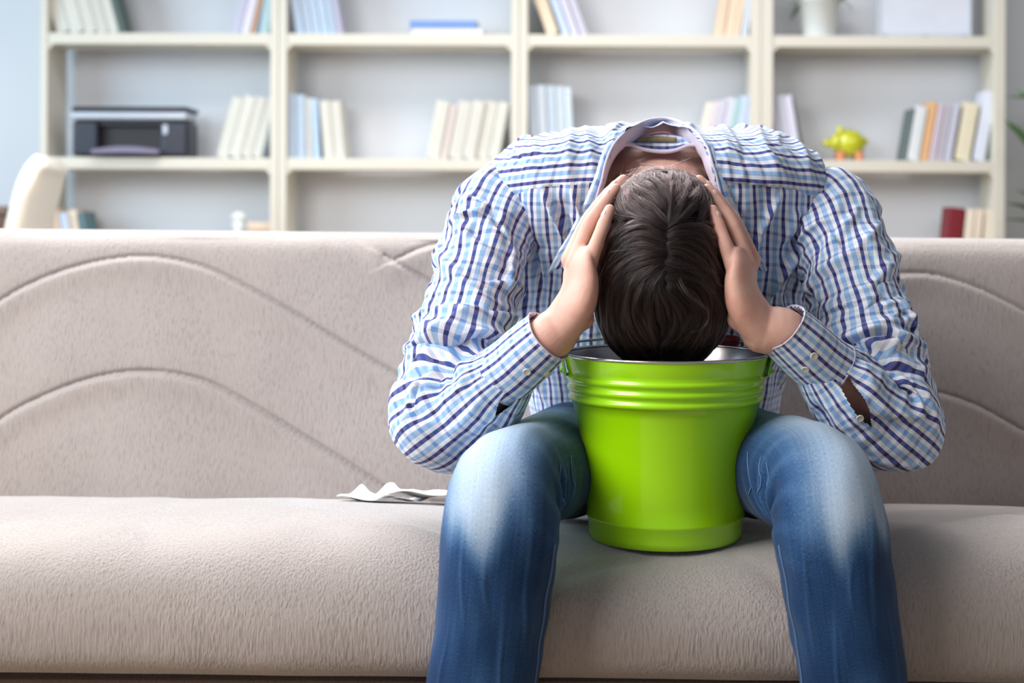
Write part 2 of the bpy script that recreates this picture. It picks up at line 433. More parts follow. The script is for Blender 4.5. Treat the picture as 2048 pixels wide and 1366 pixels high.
bookmats = {}
def bmat(rgb):
    if rgb not in bookmats: bookmats[rgb] = simple('book_cover', rgb, .55, 0, .05, 20)
    return bookmats[rgb]
def book(shelf, xb0, xb1, ytop, lean, rgb, label, group, dep=None):
    """standing book, spine to the room. xb0/xb1: spine edges at its foot, lean: sideways run of the top per unit height"""
    dep = dep or random.uniform(.11, .14)
    yf = DS+.035+random.uniform(0, .02); z0 = SHZ[shelf]
    sc = yf/DS
    x0, x1 = (xb0-CX)/F*yf, (xb1-CX)/F*yf
    ang = math.atan(lean); h = (CZ-(ytop-CY)/F*yf-z0); w = max(.007, (x1-x0)*math.cos(ang)-.0008)
    h = min(.36, h/math.cos(ang))
    t = thing('book', label, 'book', ((x0+x1)/2, yf+dep/2, z0), group)
    piv = Vector((x1 if lean > 0 else x0, yf, z0))
    mt = Matrix.Translation(piv) @ Matrix.Rotation(ang, 4, 'Y')
    off = -w if lean > 0 else 0.0
    bd = min(.0022, w*.2)
    # cover: two boards and a slightly rounded spine
    o_ = [(0, 0), (w*.12, -.0010), (w*.5, -.0016), (w*.88, -.0010), (w, 0), (w, dep), (w-bd, dep), (w-bd, .004), (bd, .004), (bd, dep), (0, dep)]
    k = len(o_); V = [(off+x, y, 0) for x, y in o_]+[(off+x, y, h) for x, y in o_]
    Fc = [(i, (i+1) % k, (i+1) % k+k, i+k) for i in range(k)]
    caps = [(0, 1, 8), (1, 2, 8), (2, 7, 8), (2, 3, 7), (3, 4, 7), (4, 5, 6, 7), (0, 8, 9, 10)]
    Fc += [c[::-1] for c in caps]+[tuple(i+k for i in c) for c in caps]
    V = [tuple(mt @ Vector(v)) for v in V]
    mesh('cover', V, Fc, bmat(rgb), t, smooth=False)
    box('pages', (off+bd, .004, .003), (off+w-bd, dep-.004, h-.004), M['page'], t, mtx=mt)
    return t
ORD = ['first', 'second', 'third', 'fourth', 'fifth', 'sixth', 'seventh', 'eighth', 'ninth']
def row(shelf, where, group, items):
    """items: (x0, x1, ytop, lean, rgb, colour word)"""
    for k, (a, b, yt, ln, rgb, cw) in enumerate(items):
        book(shelf, a, b, yt, ln, rgb, f'{cw} book, {ORD[k]} from the left {where}', group)
CR, CR2, LIL, PB, OR, TL, DK, WH = (214,213,204), (210,208,200), (192,191,212), (180,199,220), (222,184,152), (176,204,212), (70,84,90), (232,236,242)
row(0, 'at the far left of the top shelf', 'books at the far left of the top shelf',
    [(112,140,-40,-.27,CR,'cream'),(141,168,-38,-.27,(217,216,208),'cream'),(169,194,-42,-.27,CR,'cream'),(195,217,-36,-.27,CR2,'cream'),(218,238,-40,-.27,CR,'cream'),(239,249,-44,-.27,(84,104,98),'dark green')])
row(0, 'on the top shelf above the printer', 'books right of the printer on the top shelf',
    [(461,478,-40,.24,LIL,'lilac'),(479,496,-42,.24,(222,218,234),'pale lilac'),(497,507,-38,.24,OR,'orange'),(509,517,-36,.24,(128,146,166),'blue-grey'),(518,536,-20,.12,TL,'pale teal')])
row(0, 'on the top shelf of the second bookcase', 'pale blue books on the top shelf of the second bookcase',
    [(582,590,-40,-.17,(104,110,124),'dark grey'),(591,608,-44,-.17,PB,'pale blue'),(609,625,-44,-.17,(188,204,222),'pale blue'),(626,642,-44,-.17,PB,'pale blue'),(643,658,-44,-.17,(186,204,224),'pale blue'),(659,672,-44,-.17,PB,'pale blue'),(673,685,-40,-.17,(184,184,206),'lilac')])
row(0, 'on the top shelf above the man', 'books above the man on the top shelf',
    [(1094,1118,-36,-.36,(232,216,190),'tan'),(1124,1141,-34,-.36,(196,210,234),'pale blue'),(1143,1158,-32,-.36,(212,212,232),'lilac'),(1160,1175,-34,-.36,(206,204,222),'grey-lilac')])
row(0, 'on the top shelf near the plant pot', 'tan books on the top shelf',
    [(1427,1446,-40,.15,(230,206,180),'tan'),(1447,1462,-36,.15,(236,214,192),'tan'),(1463,1478,-38,.15,(228,204,180),'tan'),(1480,1494,-34,.12,(198,208,222),'grey-blue')])
row(1, 'in the row right of the printer', 'cream books right of the printer',
    [(431,454,201,.27,CR,'cream'),(455,478,198,.27,(216,215,207),'cream'),(479,501,200,.27,CR2,'cream'),(502,521,201,.27,CR,'cream'),(523,531,214,.2,(120,134,144),'thin grey')])
row(1, 'on the middle shelf of the second bookcase', 'books at the left of the middle shelf of the second bookcase',
    [(574,592,190,-.02,PB,'pale blue'),(593,611,192,-.02,(182,202,224),'pale blue'),(613,624,198,-.03,(214,212,204),'white'),(626,640,200,-.05,(182,206,232),'blue'),(648,668,204,-.09,CR,'cream'),(669,690,205,-.09,(213,211,203),'cream')])
row(1, 'in the cream row left of the man', 'cream books left of the bent man',
    [(850,878,206,.19,CR,'cream'),(880,892,212,.19,(226,212,208),'pinkish'),(894,922,206,.19,CR2,'cream'),(923,948,205,.19,(213,211,204),'cream'),(949,974,206,.19,CR2,'cream'),(975,996,207,.19,CR,'cream')])
row(1, 'in the tall row behind the collar', 'tall pale blue books behind the man',
    [(1060,1078,172,-.05,(192,206,220),'pale blue'),(1079,1097,171,-.05,(200,210,222),'pale blue'),(1098,1116,172,-.05,(192,206,220),'pale blue'),(1117,1134,173,-.05,(196,208,218),'pale blue'),(1135,1148,175,-.05,(208,222,234),'grey-blue')])
row(1, 'in the row behind the right shoulder', 'books half hidden by the right shoulder',
    [(1386,1399,205,.24,(232,226,214),'cream'),(1400,1413,203,.24,(220,214,222),'pale pink'),(1414,1428,200,.22,(206,206,226),'lilac'),(1429,1446,196,.2,(216,216,232),'pale lilac'),(1447,1460,196,.18,(168,202,204),'teal'),(1461,1476,192,.16,(196,212,236),'pale blue'),(1478,1494,190,.12,(190,200,222),'blue-grey')])
row(1, 'just left of the piggy bank', 'white books left of the piggy bank',
    [(1558,1573,190,-.17,(200,202,220),'white-lilac'),(1574,1589,190,-.17,(206,208,224),'white-lilac'),(1590,1604,190,-.17,(220,222,240),'white-lilac'),(1606,1612,196,-.2,(110,104,104),'thin dark')])
row(1, 'in the row right of the piggy bank', 'books right of the piggy bank',
    [(1806,1812,214,.17,(94,108,108),'thin dark'),(1813,1836,212,.17,(222,228,232),'grey-white'),(1838,1855,203,.17,(226,178,128),'orange'),(1858,1870,206,.17,(206,196,212),'lilac'),(1872,1884,206,.17,(196,190,202),'grey-lilac'),(1886,1902,206,.17,(198,200,218),'lilac-blue'),(1908,1938,205,.17,(232,224,198),'cream'),(1944,1968,182,.17,(220,226,242),'tall white-blue'),(1969,1976,186,.17,(120,140,126),'thin grey-green')])
row(2, 'on the low shelf just behind the cream chair', 'books behind the cream chair',
    [(108,126,428,-.18,(206,220,238),'pale blue'),(127,140,424,-.18,(232,210,188),'peach'),(142,158,432,-.18,(196,210,236),'blue'),(160,178,426,-.18,(228,212,190),'tan'),(180,192,430,-.18,(90,122,130),'dark teal')])
row(2, 'on the low shelf at the right end', 'books at the right end of the low shelf',
    [(1884,1915,414,.1,(122,20,36),'dark red'),(1918,1936,416,.1,(238,226,208),'cream'),(1938,1953,416,.1,(234,218,202),'pink-cream'),(1955,1970,418,.1,(238,230,216),'cream')])
# two books lying flat
for (a, b, z0, z1, rgb, lab) in ((820, 962, 0, .023, (240,230,232), 'pinkish white book lying flat under the blue one on top shelf'), (816, 950, .023, .053, (112,150,210), 'blue book lying flat on the pinkish white one on top shelf')):
    t = thing('book', lab, 'book', (SX((a+b)/2), DS+.1, SHZ[0]+z0), 'books lying flat')
    x0, x1, y0 = SX(a), SX(b), DS+.03; z0 += SHZ[0]; z1 += SHZ[0]-.0005
    bm = bmesh.new(); bm_box(bm, (x0, y0, z0), (x1, y0+.15, z0+.0025)); bm_box(bm, (x0, y0, z1-.0025), (x1, y0+.15, z1)); bm_box(bm, (x0, y0-.003, z0), (x1, y0+.003, z1), .001)
    from_bm('cover', bm, bmat(rgb), t)
    box('pages', (x0+.004, y0+.004, z0+.0026), (x1-.004, y0+.146, z1-.0026), M['page'], t)

# ---------------------------------------------------------------- printer
def printer():
    z = SHZ[1]; x0, x1 = SX(139), SX(376); y0, y1 = DS+.0, DS+.15; h = .187
    t = thing('printer', 'black inkjet printer with silver lid band on the middle shelf', 'printer', ((x0+x1)/2, y0+.13, z))
    a, b = x0+.098, x1-.108
    bm = bmesh.new()
    bm_box(bm, (x0+.004, y0+.01, z+.004), (a, y1, z+.135), .012, 3); bm_box(bm, (b, y0+.01, z+.004), (x1-.004, y1, z+.135), .012, 3)
    bm_box(bm, (a-.01, y0+.12, z+.004), (b+.01, y1, z+.134), .002); bm_box(bm, (a-.01, y0+.03, z+.118), (b+.01, y1, z+.135), .003)
    bm_box(bm, (a-.01, y0+.03, z+.004), (b+.01, y1, z+.016), .002)
    from_bm('body', bm, M['black_plastic'], t)
    box('slot_recess', (a, y0+.06, z+.018), (b, y0+.119, z+.117), M['dark_plastic'], t)
    box('lid', (x0, y0+.004, z+.166), (x1, y1, z+h), M['black_plastic'], t, .012, 3)
    box('control_band', (x0+.002, y0-.004, z+.137), (x1-.004, y0+.14, z+.167), M['silver_plastic'], t, .01, 3)
    bm = bmesh.new(); n = 14; V = []
    for i in range(n+1):
        u = i/n; x = a-.008+(b-a+.016)*u; arch = .012*math.sin(math.pi*u)
        V += [(x, y0-.035, z+.012+arch*.3), (x, y0-.035, z+.026+arch), (x, y0+.06, z+.028+arch), (x, y0+.06, z+.014)]
    Fc = [(i*4+k, i*4+(k+1) % 4, i*4+4+(k+1) % 4, i*4+4+k) for i in range(n) for k in range(4)]+[(3, 2, 1, 0), (n*4, n*4+1, n*4+2, n*4+3)]
    bm.free(); mesh('output_tray', V, Fc, M['tray'], t, smooth=False)
    box('button_panel', (b+.012, y0+.006, z+.085), (b+.03, y0+.0105, z+.12), M['silver_plastic'], t, .002)
    for sx in (x0+.03, x1-.05):
        box('foot', (sx, y0+.03, z), (sx+.02, y0+.05, z+.0045), M['dark_plastic'], t)
        box('foot', (sx, y1-.05, z), (sx+.02, y1-.03, z+.0045), M['dark_plastic'], t)
printer()

# ---------------------------------------------------------------- piggy bank
def pig():
    z = SHZ[1]; c = np.array([SX(1708), DS+.11, z+.068])
    t = thing('piggy_bank', 'shiny yellow-green piggy bank on the middle shelf', 'piggy bank', (c[0], c[1], z))
    V, Fc = ellipsoid(c, (.062, .05, .052), 32, 20); mesh('body', V, Fc, M['pig'], t)
    V, Fc = ellipsoid(c+(-.048, -.012, .004), (.030, .032, .032), 24, 14); mesh('head', V, Fc, M['pig'], t)
    V, Fc = tube([c+(-.07, -.016, .0), c+(-.086, -.018, .0)], [.014, .015], 16); s = mesh('snout', V, Fc, M['pig'], t)
    for dy in (-.005, .005):
        V, Fc = ellipsoid(c+(-.1, -.018+dy, .001), (.002, .002, .003), 8, 6); mesh('nostril', V, Fc, M['dark_plastic'], s)
    for dy in (-.026, .008):
        V, Fc = ellipsoid(c+(-.035, dy, .045), (.012, .006, .02), 12, 8); mesh('ear', V, Fc, M['pig'], t)
        V, Fc = ellipsoid(c+(-.072, dy*.9-.004, .014), (.004, .004, .004), 8, 6); mesh('eye', V, Fc, M['dark_plastic'], t)
    for dx in (-.034, .034):
        for dy in (-.025, .025): tube_obj('leg', [c+(dx, dy, -.030), c+(dx, dy, -.066)], [.017, .014], M['pig_foot'], t, 14, caps=False)
    th = np.linspace(0, 4*math.pi, 30)
    tube_obj('tail', np.stack([c[0]+.06+.012*th/12, c[1]+.008*np.cos(th), c[2]+.01+.008*np.sin(th)], 1), .003, M['pig'], t, 8)
    box('coin_slot', c+(-.014, -.002, .0515), c+(.014, .002, .0528), M['dark_plastic'], t)
pig()

# ---------------------------------------------------------------- potted plant on the top shelf
def leaf_mesh(base, direction, length, width, droop, mat, name, parent, n=9):
    d = np.array(direction, float); d /= np.linalg.norm(d); up = np.array((0, 0, 1.0)); s = np.cross(d, up); s /= np.linalg.norm(s)+1e-9
    V = []; Fc = []
    for i in range(n+1):
        u = i/n; p = np.array(base)+d*length*u*(1-.25*droop*u)+up*(-droop*length*u*u*.6)
        wd = width*math.sin(math.pi*min(1, .06+u*.94))**.75*(1-.35*u); nn = np.cross(s, d)
        V += [p-s*wd+nn*wd*.3, p-nn*.001, p+s*wd+nn*wd*.3]
    for i in range(n): Fc += [(i*3, i*3+1, i*3+4, i*3+3), (i*3+1, i*3+2, i*3+5, i*3+4)]
    return mesh(name, V, Fc, mat, parent)
def pot_plant():
    z = SHZ[0]; c = (SX(1645), DS+.10, z)
    t = thing('potted_plant', 'white flower pot with a green plant on the top shelf at right', 'plant', c)
    V, Fc = lathe([(0, 0), (.056, 0), (.060, .004), (.076, .135), (.081, .136), (.082, .15), (.076, .15), (.072, .138), (.068, .128), (0, .127)], 48, c); mesh('pot', V, Fc, M['pot'], t)
    V, Fc = ellipsoid((c[0], c[1], z+.126), (.066, .066, .012), 24, 8); mesh('soil', V, Fc, M['soil'], t)
    for k in range(14):
        a = k*2.4; el = random.uniform(.3, 1.3)
        leaf_mesh((c[0]+.02*math.cos(a), c[1]+.02*math.sin(a), z+.132), (math.cos(a), math.sin(a), el), random.uniform(.12, .18), .02, random.uniform(.4, 1), M['leaf'], 'leaf', t)
    leaf_mesh((c[0]+.03, c[1]-.02, z+.135), (1, -.4, .5), .1, .018, 1.2, M['leaf'], 'leaf', t)
pot_plant()

# ---------------------------------------------------------------- pale display board on dark feet
def board():
    z = SHZ[0]; x0, x1 = SX(1764), SX(1956); y = DS+.1
    t = thing('display_board', 'pale rectangular display board on small dark feet, top shelf at right', 'frame', ((x0+x1)/2, y, z))
    box('panel', (x0+.012, y, z+.022), (x1-.012, y+.008, z+.29), M['glass_board'], t)
    bm = bmesh.new()
    bm_box(bm, (x0, y-.004, z+.01), (x0+.012, y+.012, z+.302), .002); bm_box(bm, (x1-.012, y-.004, z+.01), (x1, y+.012, z+.302), .002)
    bm_box(bm, (x0+.012, y-.004, z+.01), (x1-.012, y+.012, z+.022), .002); bm_box(bm, (x0+.012, y-.004, z+.29), (x1-.012, y+.012, z+.302), .002)
    from_bm('border', bm, M['board_edge'], t)
    for px in (1775, 1860, 1940):
        x = SX(px); box('foot', (x-.012, y-.02, z), (x+.012, y+.03, z+.012), M['dark_plastic'], t, .003)
board()

# ---------------------------------------------------------------- small things on the low shelf
z2 = SHZ[2]
t = thing('vase', 'small white vase on the low shelf left of the first double post', 'vase', (SX(463), DS+.1, z2))
V, Fc = lathe([(0, 0), (.03, 0), (.046, .03), (.05, .08), (.04, .13), (.022, .165), (.018, .19), (.024, .225), (.021, .225), (.015, .19), (.012, .1), (0, .06)], 40, (SX(463), DS+.1, z2)); mesh('body', V, Fc, M['pot'], t)
V, Fc = ellipsoid((SX(463)+.002, DS+.1, z2+.238), (.03, .026, .022), 20, 12); mesh('stopper', V, Fc, M['pot'], t)
t = thing('storage_box', 'low peach box on the low shelf, against the first double post', 'box', (SX(510), DS+.14, z2))
box('body', (SX(490), DS+.05, z2), (SX(536), DS+.185, z2+.19), bmat((228,206,184)), t, .004)
box('lid', (SX(488), DS+.045, z2+.19), (SX(538), DS+.19, z2+.222), bmat((232,212,192)), t, .004)

# ---------------------------------------------------------------- cream chair at the left
def chair():
    d = 4.35; s = d/F
    def Q(px, py, y): return np.array([(px-CX)*s, y, CZ-(py-CY)*s])
    cx, cy = (5-CX)*s-.10, d+.22
    t = thing('office_chair', 'cream leather chair with a tall curved back in front of the bookcase', 'chair', (cx, cy, 0))
    path = [Q(8, 600, d), Q(14, 540, d), Q(26, 470, d), Q(42, 400, d), Q(60, 345, d), Q(76, 324, d)]
    C, _ = smooth_path(np.array(path), 26); n = 26; V = []
    for i in range(n):
        T = C[min(i+1, n-1)]-C[max(i-1, 0)]; T /= np.linalg.norm(T); N = np.array((T[2], 0, -T[0]))
        th = .036*(1-.15*max(0, (i-20)/6))
        wd = .24*(1-.25*max(0, (i-18)/8)**2)
        for k in range(20):
            a = 2*math.pi*k/20; ca, sa = math.cos(a), math.sin(a)
            q = np.sign(ca)*abs(ca)**.5*th*N+np.array((-.17, .985, 0))*(np.sign(sa)*abs(sa)**.35*wd+.22)
            V.append(C[i]+q)
    top = C[-1]+np.array((.012-.064, .21, .018)); V.append(top); V.append(C[0]+(-.064, .21, -.01)); kt = len(V)-2
    Fc = [(i*20+k, (i+1)*20+k, (i+1)*20+(k+1) % 20, i*20+(k+1) % 20) for i in range(n-1) for k in range(20)]
    Fc += [((n-1)*20+k, kt, (n-1)*20+(k+1) % 20) for k in range(20)]+[(k, (k+1) % 20, kt+1) for k in range(20)]
    mesh('backrest', V, Fc, M['leather'], t)
    x1 = C[0][0]
    box('seat', (x1-.50, d+.0, .44), (x1+.02, d+.46, .54), M['leather'], t, .04, 4)
    tube_obj('column', [(cx-.1, cy, .08), (cx-.1, cy, .45)], [.03, .025], M['chrome'], t, 16)
    for k in range(5):
        a = k*2*math.pi/5+.3; e = (cx-.1+.27*math.cos(a), cy+.27*math.sin(a), .055)
        tube_obj('base_leg', [(cx-.1, cy, .09), e], [.022, .014], M['chrome'], t, 10)
        V, Fc = ellipsoid((e[0], e[1], .026), (.02, .02, .026), 12, 8); mesh('caster', V, Fc, M['dark_plastic'], t)
chair()
t = thing('cabinet', 'brown wooden cabinet at the left edge behind the cream chair', 'cabinet', (-2.35, 5.35, 0))
xr = (12-CX)/F*5.1; zt = CZ+33/F*5.1
box('body', (xr-.75, 5.12, .05), (xr-.01, 5.41, zt-.03), M['brown'], t, .004)
box('top', (xr-.77, 5.1, zt-.03), (xr, 5.42, zt), M['brown'], t, .004)
for k in range(2):
    dr = box('door', (xr-.73+k*.36, 5.105, .08), (xr-.385+k*.36, 5.12, zt-.05), M['brown'], t, .003)
    tube_obj('handle', [(xr-.42+k*.06, 5.09, .55), (xr-.42+k*.06, 5.09, .67)], .006, M['chrome'], dr, 8)
box('plinth', (xr-.73, 5.14, 0), (xr-.03, 5.40, .05), M['brown'], t)

# ---------------------------------------------------------------- leafy plant right of the bookcases
def floor_plant():
    c = np.array(((2150-CX)/F*5.1, 5.1, 0))
    t = thing('potted_plant', 'leafy green floor plant at the right edge beside the bookcases', 'plant', tuple(c))
    V, Fc = lathe([(0, 0), (.12, 0), (.16, .30), (.168, .30), (.168, .33), (.15, .33), (.145, .29), (0, .285)], 40, c); mesh('pot', V, Fc, M['pot'], t)
    V, Fc = ellipsoid(c+(0, 0, .286), (.143, .143, .012), 24, 8); mesh('soil', V, Fc, M['soil'], t)
    def at(px, py, y): return np.array([(px-CX)/F*y, y, CZ-(py-CY)/F*y])
    tips = [(at(2006, 244, 5.0), at(2085, 330, 5.05), M['leaf']), (at(2012, 256, 5.02), at(2090, 335, 5.05), M['leaf']), (at(2030, 185, 5.05), at(2110, 260, 5.1), M['leaf_light']),
            (at(2022, 205, 4.98), at(2120, 215, 5.1), M['leaf_light']), (at(2014, 420, 5.0), at(2100, 440, 5.05), M['leaf']), (at(2018, 455, 5.0), at(2110, 455, 5.05), M['leaf']), (at(2030, 395, 5.05), at(2110, 420, 5.05), M['leaf'])]
    stems = []
    for k in range(9):
        a = k*2.4; top = c+(.10*math.cos(a)+random.uniform(-.05, .05), .10*math.sin(a), random.uniform(.8, 1.5))
        stems.append(top); tube_obj('stem', [c+(.04*math.cos(a), .04*math.sin(a), .27), c+(.06*math.cos(a), .06*math.sin(a), .6), top], [.009, .008, .006], M['stem'], t, 8)
    for tip, base, m in tips:
        d = tip-base; st = min(stems, key=lambda q: np.linalg.norm(q-base))
        tube_obj('stem', np.array([st-(0, 0, .15), (st+base)/2+(0, 0, .02), base]), .004, M['stem'], t, 6, n=8)
        leaf_mesh(base, d+np.array((0, 0, .06)), np.linalg.norm(d)*1.25, .040, .25, m, 'leaf', t)
    for k in range(26):
        a = k*2.399; st = stems[k % 9]
        leaf_mesh(st-(0, 0, random.uniform(0, .25)), (abs(math.cos(a))*.9+.1 if k % 3 else math.cos(a)*.4, math.sin(a)*.7-.2, random.uniform(.1, .8)), random.uniform(.22, .36), .03, random.uniform(.5, 1.1), M['leaf'] if k % 3 else M['leaf_light'], 'leaf', t)
floor_plant()

# ---------------------------------------------------------------- tissues on the seat
def tissue(label, px0, px1, y0, y1, rows, seed, corner):
    n, m = 34, 16; V = []
    cx = (px0+px1)/2
    t0 = ((px0-CX)/F*y0, (px1-CX)/F*y0)
    for i in range(n):
        for j in range(m):
            u, v = i/(n-1), j/(m-1); x = t0[0]+(t0[1]-t0[0])*u+.02*(v-.5); y = y0+(y1-y0)*v-.02*(u-.5)
            zs = np.interp(y, [2.08, 2.22, 2.40, 2.56, 2.66], [.472, .462, .431, .397, .374])
            zs -= .030*math.exp(-((x-.112)/.27)**4)*math.exp(-((y-2.2)/.42)**4); z = zs+SL*x+.0065+rows+.005*mnoise.noise(Vector((x*16+seed, y*14, seed)))+.004*math.sin(u*9+v*5+seed)
            z += .010*math.exp(-((u-corner[0])/.14)**2)*sstep(v, corner[1], 1.0)
            if u < .10: z += .012*(1-u/.10)*v
            V.append((x, y, z))
    Fc = [(i*m+j, (i+1)*m+j, (i+1)*m+j+1, i*m+j+1) for i in range(n-1) for j in range(m-1)]
    o = mesh('paper_tissue', V, Fc, M['tissue']); tag(o, label, 'tissue')
    md = o.modifiers.new('solid', 'SOLIDIFY'); md.thickness = .0012
tissue('flat white paper tissue lying on the sofa seat, left end sticking out', 686, 850, 2.27, 2.40, 0.0, 1.3, (.02, .3))
tissue('white paper tissue with raised fold lying against the man on the seat', 752, 925, 2.25, 2.39, .009, 4.1, (.22, .35))
# ================================================================ BUCKET
DB = 2.10; BX = (1333-CX)/F*DB; BZ = .443
def bucket():
    t = thing('bucket', 'bright green metal bucket standing on the sofa seat between the knees', 'bucket', (BX, DB, BZ))
    def zz(py): return CZ-(py-CY)/F*DB-BZ
    pr = [(.1095, 0), (.1125, .004), (.1130, .010), (.1145, .028), (.1165, .031), (.1168, .0345), (.1155, .037), (.1175, .060), (.1220, .110), (.1285, .160), (.1345, .186), (.1392, .200)]
    for k, z in enumerate((.2040, .2185, .2330)):       # three rolled ribs under the mouth
        r0 = .1402+k*.0016
        pr += [(r0, z-.0035), (r0+.0030, z-.001), (r0+.0042, z+.002), (r0+.0030, z+.005), (r0+.0004, z+.0075)]
    pr += [(.1462, .2460), (.1490, .2600), (.1506, .2680)]
    V, Fc = lathe(pr, 128, (BX, DB, BZ)); mesh('outer_wall', V, Fc, M['green'], t)
    V, Fc = lathe([(0, .006), (.107, .006), (.1095, .012), (.1145, .06), (.1190, .11), (.1255, .16), (.1315, .186), (.1362, .20), (.1400, .235), (.1455, .258), (.1490, .2676)], 128, (BX, DB, BZ)); V2 = V
    mesh('inner_wall', V, [f[::-1] for f in Fc], M['steel'], t)
    V, Fc = lathe([(0, .002), (.109, .002), (.1095, 0)], 96, (BX, DB, BZ)); mesh('bottom', V, [f[::-1] for f in Fc], M['green'], t)
    th = np.linspace(0, 2*np.pi, 128, endpoint=False); V = []; Fc = []
    for i, a in enumerate(th):
        for k in range(10):
            b = 2*math.pi*k/10; r = .1500+.0024*math.cos(b); V.append((BX+r*math.cos(a), DB+r*math.sin(a), BZ+.2685+.0024*math.sin(b)))
    Fc = [(i*10+k, ((i+1) % 128)*10+k, ((i+1) % 128)*10+(k+1) % 10, i*10+(k+1) % 10) for i in range(128) for k in range(10)]
    mesh('rim', V, Fc, M['rim'], t)
    for s in (1, -1):                                    # ears
        bm = bmesh.new(); o_ = [(-.017, -.030), (.017, -.030), (.017, .006), (.013, .016), (.006, .021), (-.006, .021), (-.013, .016), (-.017, .006)]
        vs = []
        for off in (.1500, .1528):
            vs.append([bm.verts.new((BX+s*(off+(.004 if z > 0 else .004*z/.03)), DB-.012+y, BZ+.2665+z)) for y, z in o_])
        k = len(o_); bm.faces.new(vs[0]); bm.faces.new(vs[1][::-1])
        for i in range(k): bm.faces.new((vs[0][i], vs[0][(i+1) % k], vs[1][(i+1) % k], vs[1][i]))
        bmesh.ops.recalc_face_normals(bm, faces=bm.faces); from_bm('ear', bm, M['green'], t)
        V, Fc = lathe([(0, 0), (.0035, 0), (.0035, .003), (0, .004)], 12)
        for dy, dz in ((-.02, -.022), (-.004, -.022)):
            W = np.array([(BX+s*(.1525+v[2]), DB+dy+v[0], BZ+.2665+dz+v[1]) for v in V]); mesh('rivet', W, Fc, M['green'], t)
    # bail wire lying back over the rim towards the man
    ang = np.linspace(0, math.pi, 60)
    Cw = np.stack([BX+.163*np.cos(ang), DB-.012+.168*np.sin(ang), BZ+.2745+.004*np.sin(ang)**.5], 1)
    tail = lambda s: np.array([(BX+s*.148, DB-.012, BZ+.273), (BX+s*.158, DB-.013, BZ+.2735)])
    Cw = np.vstack([tail(1), Cw, tail(-1)[::-1]])
    V, Fc = tube(Cw, .0021, 8, (0, 0, 1)); wire = mesh('handle_wire', V, Fc, M['wire'], t)
    sel = [i for i in range(len(Cw)) if math.radians(43) < (math.atan2(Cw[i][1]-DB, Cw[i][0]-BX)) < math.radians(74)]
    V, Fc = tube(Cw[sel], .0085, 14, (0, 0, 1)); mesh('handle_grip', V, Fc, M['grip'], t)
bucket()

# ================================================================ PERSON
XC = (1330-CX)/F*2.13
person = thing('person', 'person in checked shirt and jeans, bent over the green bucket on the sofa', 'person', (XC, 2.42, 0))

# ---------------------------------------------------------------- torso shape used by the shirt
TZ  = np.array([.44,  .50,  .58,  .66,  .74,  .81,  .87,  .92,  .96,  .995, 1.022, 1.042, 1.053, 1.057])
TYF = np.array([2.36, 2.35, 2.325,2.292,2.252,2.212,2.182,2.160,2.150,2.153, 2.172, 2.204, 2.238, 2.268])
TYB = np.array([2.68, 2.69, 2.69, 2.68, 2.655,2.62, 2.58, 2.54, 2.50, 2.46,  2.42,  2.37,  2.325, 2.290])
TA  = np.array([.185, .195, .215, .228, .242, .252, .260, .268, .274, .266,  .236,  .184,  .118,  .050])
NEXP = 2.9
ctl, tl = smooth_path(np.stack([TA*0.6, TYF, TZ, TYB, TA], 1), 300)
rz, ryf, ryb, ra = ctl[:, 2], ctl[:, 1], ctl[:, 3], ctl[:, 4]
def torso_y(x, z):
    """front surface depth of the shirt body at lateral offset x (from the mid line) and height z"""
    yf, yb, a = np.interp(z, rz, ryf), np.interp(z, rz, ryb), np.interp(z, rz, ra)
    return (yf+yb)/2-(yb-yf)/2*max(0, 1-min(1, abs(x)/a)**NEXP)**(1/NEXP)
def onT(px, py, off=0.0):
    """point of the shirt body seen at a pixel, moved outwards by off"""
    d = 2.2
    for _ in range(40):
        p = P(px, py, d); d += .7*(torso_y(p[0]-XC, min(p[2], 1.056))-d)
    p = P(px, py, d); e = .004
    g = np.array([(torso_y(p[0]-XC+e, p[2])-torso_y(p[0]-XC-e, p[2]))/(2*e), -1, (torso_y(p[0]-XC, min(p[2]+e, 1.056))-torso_y(p[0]-XC, p[2]-e))/(2*e)])
    g = np.clip(g, -3, 3); g /= np.linalg.norm(g)
    return p+g*off
def in_poly(pts, poly):
    x, y = pts[:, 0], pts[:, 1]; ins = np.zeros(len(pts), bool); k = len(poly)
    for i in range(k):
        (x1, y1), (x2, y2) = poly[i], poly[(i+1) % k]
        c = ((y1 > y) != (y2 > y)) & (x < (x2-x1)*(y-y1)/(y2-y1+1e-12)+x1); ins ^= c
    return ins
OPEN = [(1176,500),(1190,440),(1200,395),(1206,355),(1214,322),(1228,296),(1248,276),(1275,264),(1300,259),(1322,257),(1346,259),(1370,266),(1392,280),(1408,300),(1420,326),(1430,360),(1440,400),(1452,440),(1468,500)]
shirt_parts = []
def quad_uv(Fq, uv): return np.asarray(uv)[np.asarray(Fq).ravel()]
def rand_folds(uv, count, ur, vr, adeg, spread, seed, amp=(.003, .007), wid=(.005, .010), ln=(.04, .11)):
    """sharp one-sided creases scattered over a piece of cloth, all running roughly in direction adeg"""
    g = np.random.default_rng(seed); out = np.zeros(len(uv))
    for _ in range(count):
        c = np.array((g.uniform(*ur), g.uniform(*vr))); a = math.radians(adeg+g.normal(0, spread)); L = g.uniform(*ln)/2; e = np.array((math.cos(a), math.sin(a)))
        A = g.uniform(*amp)*(1 if g.random() < .7 else -1); w = g.uniform(*wid); q = uv-c; s = q @ e; d = q[:, 0]*-e[1]+q[:, 1]*e[0]+.012*np.sin(s/L*1.5)*g.normal()
        near = (np.abs(s) < L) & (np.abs(d) < .06)
        f = np.where(d > 0, np.exp(-(d/(w*2.2))**2), np.exp(-(d/(w*.55))**2))*np.cos(np.clip(s/L, -1, 1)*math.pi/2)**.7
        out += np.where(near, A*f, 0)
    return out
